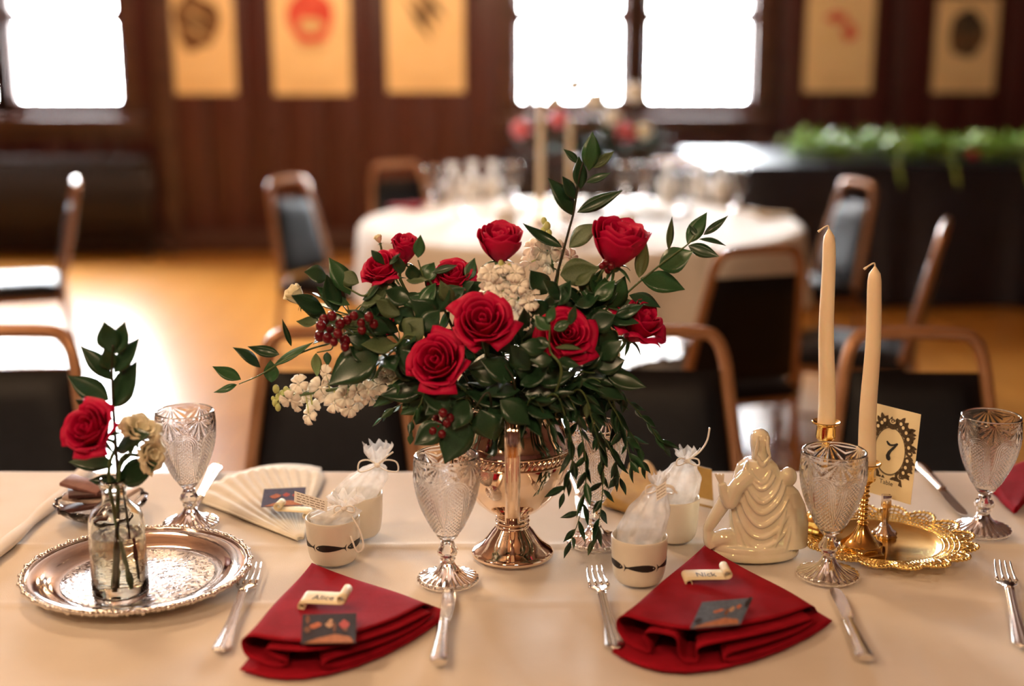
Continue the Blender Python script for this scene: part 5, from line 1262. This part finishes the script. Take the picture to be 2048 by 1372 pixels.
branch('ruscus_branch','inner leaves between the left roses and berries',[(900,700),(840,640)],1.56,
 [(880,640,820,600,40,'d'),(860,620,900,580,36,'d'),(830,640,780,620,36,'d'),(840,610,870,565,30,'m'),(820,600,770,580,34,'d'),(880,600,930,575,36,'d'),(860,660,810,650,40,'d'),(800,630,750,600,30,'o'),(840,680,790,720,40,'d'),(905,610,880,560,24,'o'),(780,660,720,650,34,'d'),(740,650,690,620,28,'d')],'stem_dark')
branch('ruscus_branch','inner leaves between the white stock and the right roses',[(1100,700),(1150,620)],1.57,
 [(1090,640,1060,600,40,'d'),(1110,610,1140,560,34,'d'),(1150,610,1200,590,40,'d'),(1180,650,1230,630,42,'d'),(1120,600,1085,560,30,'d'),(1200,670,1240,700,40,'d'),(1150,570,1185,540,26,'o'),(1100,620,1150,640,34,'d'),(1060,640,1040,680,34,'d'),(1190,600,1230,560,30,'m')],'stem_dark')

# ---- filler greenery that makes the heart of the bouquet dense
def filler(label, cx_, cy_, rx_, ry_, Yc, dYr, n, L, kinds, seed, down=0.0):
    rg = random.Random(seed); c = at(cx_,cy_,Yc); ft = VM+Vector((rg.uniform(-.03,.03), rg.uniform(-.02,.03), -.06))
    root = thing('salal_branch', label, 'branch', ft, 0, 'dark filler greenery of the big bouquet')
    pp = bez([ft, ft.lerp(c,.55)+Vector((0,.0,.012)), c], 24); obj('stem', MB().tube(pp, [.0022-.001*i/24 for i in range(25)], 7), 'stem_green', root, world=True, smooth=True)
    for k in range(n):
        a = 2.4*k+rg.random(); q = sqrt((k+.5)/n); Yk = Yc+rg.uniform(-dYr,dYr); B = at(cx_+rx_*.55*q*cos(a), cy_+ry_*.55*q*sin(a), Yk)
        T = at(cx_+rx_*(.55*q+.5)*cos(a+rg.uniform(-.5,.5)), cy_+ry_*(.55*q+.5)*sin(a+rg.uniform(-.5,.5))+down, Yk+rg.uniform(-.03,.01))
        d = (T-B); d = d.normalized()*L*rg.uniform(.75,1.2) if d.length > 1e-4 else Vector((L,0,0))
        place_leaf(LEAF[LK[rg.choice(kinds)]][rg.randrange(3)], root, B, B+d, L*rg.uniform(.48,.66), rg.uniform(-.9,.9))
        near = min(pp[4:], key=lambda p_: (p_-B).length); obj('petiole', MB().tube([near, B], .0008, 5), 'stem_green', root, world=True)
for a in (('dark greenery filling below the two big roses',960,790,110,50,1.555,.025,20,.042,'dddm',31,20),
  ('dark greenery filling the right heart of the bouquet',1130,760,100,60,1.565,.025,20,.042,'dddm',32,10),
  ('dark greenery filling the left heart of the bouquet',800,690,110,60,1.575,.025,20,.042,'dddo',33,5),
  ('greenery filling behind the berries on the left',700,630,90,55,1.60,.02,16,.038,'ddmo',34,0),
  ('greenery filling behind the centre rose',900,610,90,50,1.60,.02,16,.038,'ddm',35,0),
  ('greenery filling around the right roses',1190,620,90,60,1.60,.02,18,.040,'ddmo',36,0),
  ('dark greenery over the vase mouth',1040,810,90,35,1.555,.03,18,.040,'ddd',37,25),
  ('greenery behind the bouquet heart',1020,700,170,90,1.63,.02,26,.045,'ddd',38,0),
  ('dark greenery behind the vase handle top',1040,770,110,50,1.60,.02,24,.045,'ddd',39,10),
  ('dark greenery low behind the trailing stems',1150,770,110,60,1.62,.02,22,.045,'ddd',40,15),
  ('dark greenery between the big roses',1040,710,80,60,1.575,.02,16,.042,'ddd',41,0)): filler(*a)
# ---- trailing branches with narrow leaves
def trailing(label, px_path, Y0_, Y1_, step, L, wd, kinds='ddm', seed=0, r0=.0013, fr=.12):
    rg = random.Random(seed); n0 = len(px_path)
    pts = [at(p[0],p[1],Y0_+(Y1_-Y0_)*i/(n0-1)) for i, p in enumerate(px_path)]
    pts = [VM+Vector((rg.uniform(-.02,.02), -.02, -.05))]+pts
    root = thing('trailing_branch', label, 'branch', pts[0], 0, 'trailing narrow-leaved stems of the big bouquet')
    pp = bez(pts, 60); obj('stem', MB().tube(pp, [r0*(1-.6*i/60) for i in range(61)], 6), 'stem_green', root, world=True, smooth=True)
    acc = 0; side = 1
    for i in range(int(60*fr), 61):
        acc += (pp[i]-pp[i-1]).length
        if acc >= step or i == 60:
            acc = 0; side = -side; tdir = (pp[i]-pp[i-2]).normalized(); sd = Vector((1,0,0))*side
            d = (tdir*rg.uniform(.5,1.4)+sd*rg.uniform(-.15,.9)+Vector((rg.uniform(-.3,.3),rg.uniform(-.6,.4),rg.uniform(-.6,.1)))).normalized()
            if i == 60: d = tdir
            LL = L*rg.uniform(.6,1.3); kd = rg.choice(kinds)
            place_leaf(THIN[LK[kd]][rg.randrange(2)], root, pp[i], pp[i]+d*LL, wd*rg.uniform(.8,1.2), rg.uniform(-.8,.8))
    return root
trailing('longest trailing branch hanging before the rear goblet down to the table',[(1120,790),(1160,860),(1172,950),(1160,1030),(1142,1082)],1.53,1.54,.0095,.028,.0085,'ddm',1)
trailing('second trailing branch hanging beside the rear goblet',[(1150,780),(1190,860),(1205,950),(1200,1030),(1186,1080)],1.53,1.545,.0095,.028,.0085,'ddo',2)
trailing('trailing branch drooping before the vase rim',[(1100,790),(1135,850),(1145,920),(1128,985)],1.52,1.53,.010,.027,.0085,'dd',3)
trailing('trailing branch drooping to the right above the cup',[(1170,760),(1225,815),(1250,870),(1262,930)],1.55,1.57,.010,.029,.009,'dmm',4)
trailing('spray of narrow leaves sweeping to the far lower right',[(1180,730),(1245,790),(1290,840),(1322,885)],1.56,1.60,.010,.029,.009,'dmd',5)
trailing('narrow-leaved stem hanging between the long trails',[(1140,770),(1180,830),(1222,900),(1240,955)],1.56,1.58,.010,.028,.0085,'dd',6)
trailing('fine green spray at the lower left of the bouquet',[(880,790),(830,800),(790,815),(765,835)],1.55,1.56,.010,.020,.008,'mmd',7)
trailing('fine green spray hanging left of the dark hanging leaves',[(870,790),(840,810),(825,840),(822,868)],1.54,1.54,.010,.020,.008,'mmd',8)
trailing('short narrow-leaved stem over the vase shoulder',[(1060,800),(1090,830),(1112,862)],1.52,1.525,.010,.024,.008,'dd',9)
trailing('airy narrow-leaved stem behind the right trails',[(1190,770),(1240,840),(1275,885),(1285,925)],1.58,1.61,.010,.030,.008,'dmm',10)

# ---- berries
BER = MB().ball((0,0,0), 1.0, 12, 8).mesh('berry','berry',True)
def berries(label, spots, Y, rpx, seed):
    rg = random.Random(seed); c = at(sum(s[0] for s in spots)/len(spots), sum(s[1] for s in spots)/len(spots), Y); ft = VM+Vector((rg.uniform(-.02,.02),0,-.06))
    root = thing('berry_sprig', label, 'berries', ft, 0, 'dark berry sprigs of the big bouquet')
    obj('stem', MB().tube(bez([ft, ft.lerp(c,.6)+Vector((0,.01,.01)), c+Vector((0,.008,0))], 16), .0016, 6), 'stem_green', root, world=True, smooth=True)
    for s in spots:
        P_ = at(s[0],s[1],Y+rg.uniform(-.012,.012)); r_ = rpx/ppm(P_)*rg.uniform(.85,1.15)
        b = obj('berry', BER, parent=root); b.location = P_-root.location; b.scale = (r_,r_,r_*1.1)
        obj('stalk', MB().tube([P_+Vector((0,.003,0)), c+Vector((0,.009,0))], .0007, 5), 'stem_green', root, world=True)
berries('cluster of dark red berries at the left of the bouquet',[(648,640),(664,632),(680,648),(660,658),(642,652),(655,676),(676,668),(695,640),(640,672),(668,684),(690,682),(708,632),(722,646),(738,634),(748,648),(690,694),(724,660)],1.535,10,1)
berries('cluster of dark red berries hanging before the vase',[(872,836),(886,826),(878,850),(894,846),(866,862),(884,868),(900,836),(895,860)],1.50,8.5,2)
berries('few dark berries under the upper right rose',[(1212,525),(1222,532),(1204,532),(1216,540)],1.575,8,3)

# ---- white stock
def floret_mesh(seed):
    rg = random.Random(seed); m = MB()
    for k in range(5):
        a = 2*pi*k/5+rg.uniform(-.2,.2); ph = rg.random()*6
        def fn(u, v, a=a, ph=ph):
            s = u*2-1; r = .12+.95*v; aa = a+s*.62*(.35+.65*sin(pi*min(.8,v*.8+.1))); z = .30*v-.45*v*v*v+.10*sin(s*5+ph)*v
            return (r*cos(aa), r*sin(aa), z)
        m.sheet(fn, 6, 4, .03)
    m.ball((0,0,.08), (.16,.16,.14), 8, 6)
    return m.mesh('floret','petal_white',True)
FLO = [floret_mesh(k) for k in range(4)]
BUDM = MB().ball((0,0,0), (1,1,1.35), 10, 8).mesh('bud','bud_green',True)
def stock(label, axis_px, Y, spots, buds, rpx, face=(0,-.8,.5), seed=0, foot=None):
    rg = random.Random(seed); ax = [at(p[0],p[1],Y) for p in axis_px]; ft = VM+Vector((0,0,-.06)) if foot is None else foot
    root = thing('stock_flower', label, 'flower', ft, 0, 'white stock stems of the big bouquet')
    pp = bez([ft]+ax, 40); obj('stem', MB().tube(pp, .0022, 8), 'stem_green', root, world=True, smooth=True)
    for s in spots:
        P_ = at(s[0],s[1],Y+rg.uniform(-.018,.004)); r_ = rpx/ppm(P_)*rg.uniform(.85,1.15)
        d = (Vector(face)+Vector((rg.uniform(-.7,.7),rg.uniform(-.3,.3),rg.uniform(-.6,.6)))).normalized()
        o = obj('floret', FLO[rg.randrange(4)], parent=root); o.rotation_mode = 'QUATERNION'; o.rotation_quaternion = axis_quat(d, rg.random()*6); o.scale = (r_,r_,r_); o.location = P_-root.location
        near = min(pp, key=lambda p: (p-P_).length); obj('pedicel', MB().tube([near, P_], .0009, 5), 'bud_green', root, world=True)
    for s in buds:
        P_ = at(s[0],s[1],Y+rg.uniform(-.006,.006)); r_ = s[2]/ppm(P_); o = obj('bud', BUDM, parent=root); o.location = P_-root.location; o.scale = (r_,r_,r_)
        near = min(pp, key=lambda p: (p-P_).length); obj('pedicel', MB().tube([near, P_], .0008, 5), 'bud_green', root, world=True)
rg = random.Random(4)
stock('white stock cluster standing above the centre crimson rose',[(1050,640),(1030,590),(1005,535)],1.575,
  [(980,545),(1005,535),(1030,545),(990,565),(1015,560),(1045,560),(1000,585),(1028,580),(1052,585),(1035,605),(1058,605),(1040,628),(1060,630),(972,560),(1010,605),(1048,648),(995,550),(1020,545),(1038,570),(1012,572),(1064,590),(1050,615),(985,580),(1040,640)],[(1002,527,6),(1018,533,5)],18,(0,-.6,.75),1)
stock('pale stock cluster behind the tall branch',[(1110,580),(1105,530),(1085,470)],1.65,
  [(1065,495),(1085,485),(1075,515),(1100,505),(1120,500),(1140,515),(1150,535),(1095,530),(1060,525),(1125,530),(1080,500)],[(1088,442,6),(1094,452,7),(1086,462,6),(1098,466,6)],20,(0,-.7,.5),2)
stock('white stock spike stretching out sideways at the lower left',[(800,735),(740,765),(660,780),(560,795)],1.575,
  [(597,768),(606,786),(592,806),(580,800),(640,775),(652,748),(655,792),(690,762),(668,806),(690,795),(715,785),(712,806),(735,780),(758,770),(775,752),(625,815),(618,830),(740,795),(700,815)],[(552,778,7),(564,788,6.5),(556,794,5.5),(550,806,6),(572,780,6),(556,815,6),(578,786,7),(546,797,4)],19,(-.1,-.85,.2),3)
for (px,py,tx,ty,wp) in ((632,735,636,708,0),):
    pass
branch('bud_stem','two drooping green buds above the sideways white stock',[(720,690),(660,700),(634,705)],1.58,[(632,706,634,755,17,'l',0,0),(654,704,655,733,13,'m',0,0)],'stem_green',.0012,.0008)

# ================================================================== FLOWERS IN THE BOTTLE
BF = BT+Vector((0,0,.012)); BN = BT+Vector((0,0,.149)); YB_ = BT.y
def bfoot(k): return BF+Vector((.010*cos(k*2.2),.010*sin(k*2.2),0))
G_B = 'flowers in the glass bottle'
flower(184,862,YB_-.03,60,(-.25,-.72,.55),'half','rose_red','rose','crimson rose in the glass bottle on the tray',spin=.5,foot=bfoot(0),group=G_B,bend=BN+Vector((-.004,-.003,0)))
flower(280,862,YB_+.005,40,(.45,-.35,.80),'liz','petal_cream','lisianthus','cream bloom behind the rose in the glass bottle',spin=.5,foot=bfoot(1),group=G_B,bend=BN+Vector((.005,.003,0)))
flower(300,910,YB_+.0,36,(.75,-.35,.15),'liz','petal_cream','lisianthus','lower cream bloom drooping right in the glass bottle',spin=1.5,foot=bfoot(4),group=G_B,bend=BN+Vector((.007,-.002,0)))
branch('ruscus_branch','tall dark leafy sprig standing in the glass bottle',[(BNx,BNy) for BNx,BNy in ((236,975),(232,900),(226,800),(224,740),(226,690))],YB_+.002,
 [(224,705,208,643,36,'d',0,.1),(228,708,248,643,34,'d',0,-.1),(226,740,208,698,30,'d'),(228,745,277,676,36,'d',0,-.2),(222,760,160,692,30,'d',0,.2),(226,815,272,722,50,'d',-.005,-.2),(218,800,134,750,40,'d',0,.2),(232,900,303,868,44,'d',-.02,-.2),(236,960,314,926,44,'d',-.015,.2),(228,930,137,925,36,'d',0,.2),(232,960,175,960,20,'d'),(225,840,150,800,30,'d')],'stem_dark',.0028,.0012,G_B,foot=bfoot(2))
branch('ruscus_branch','bare thin stem leaning right inside the glass bottle',[(246,975),(243,955)],YB_+.004,[(243,965,196,958,12,'d')],'stem_dark',.0016,.0012,G_B,foot=BF+Vector((.018,0,.012)))
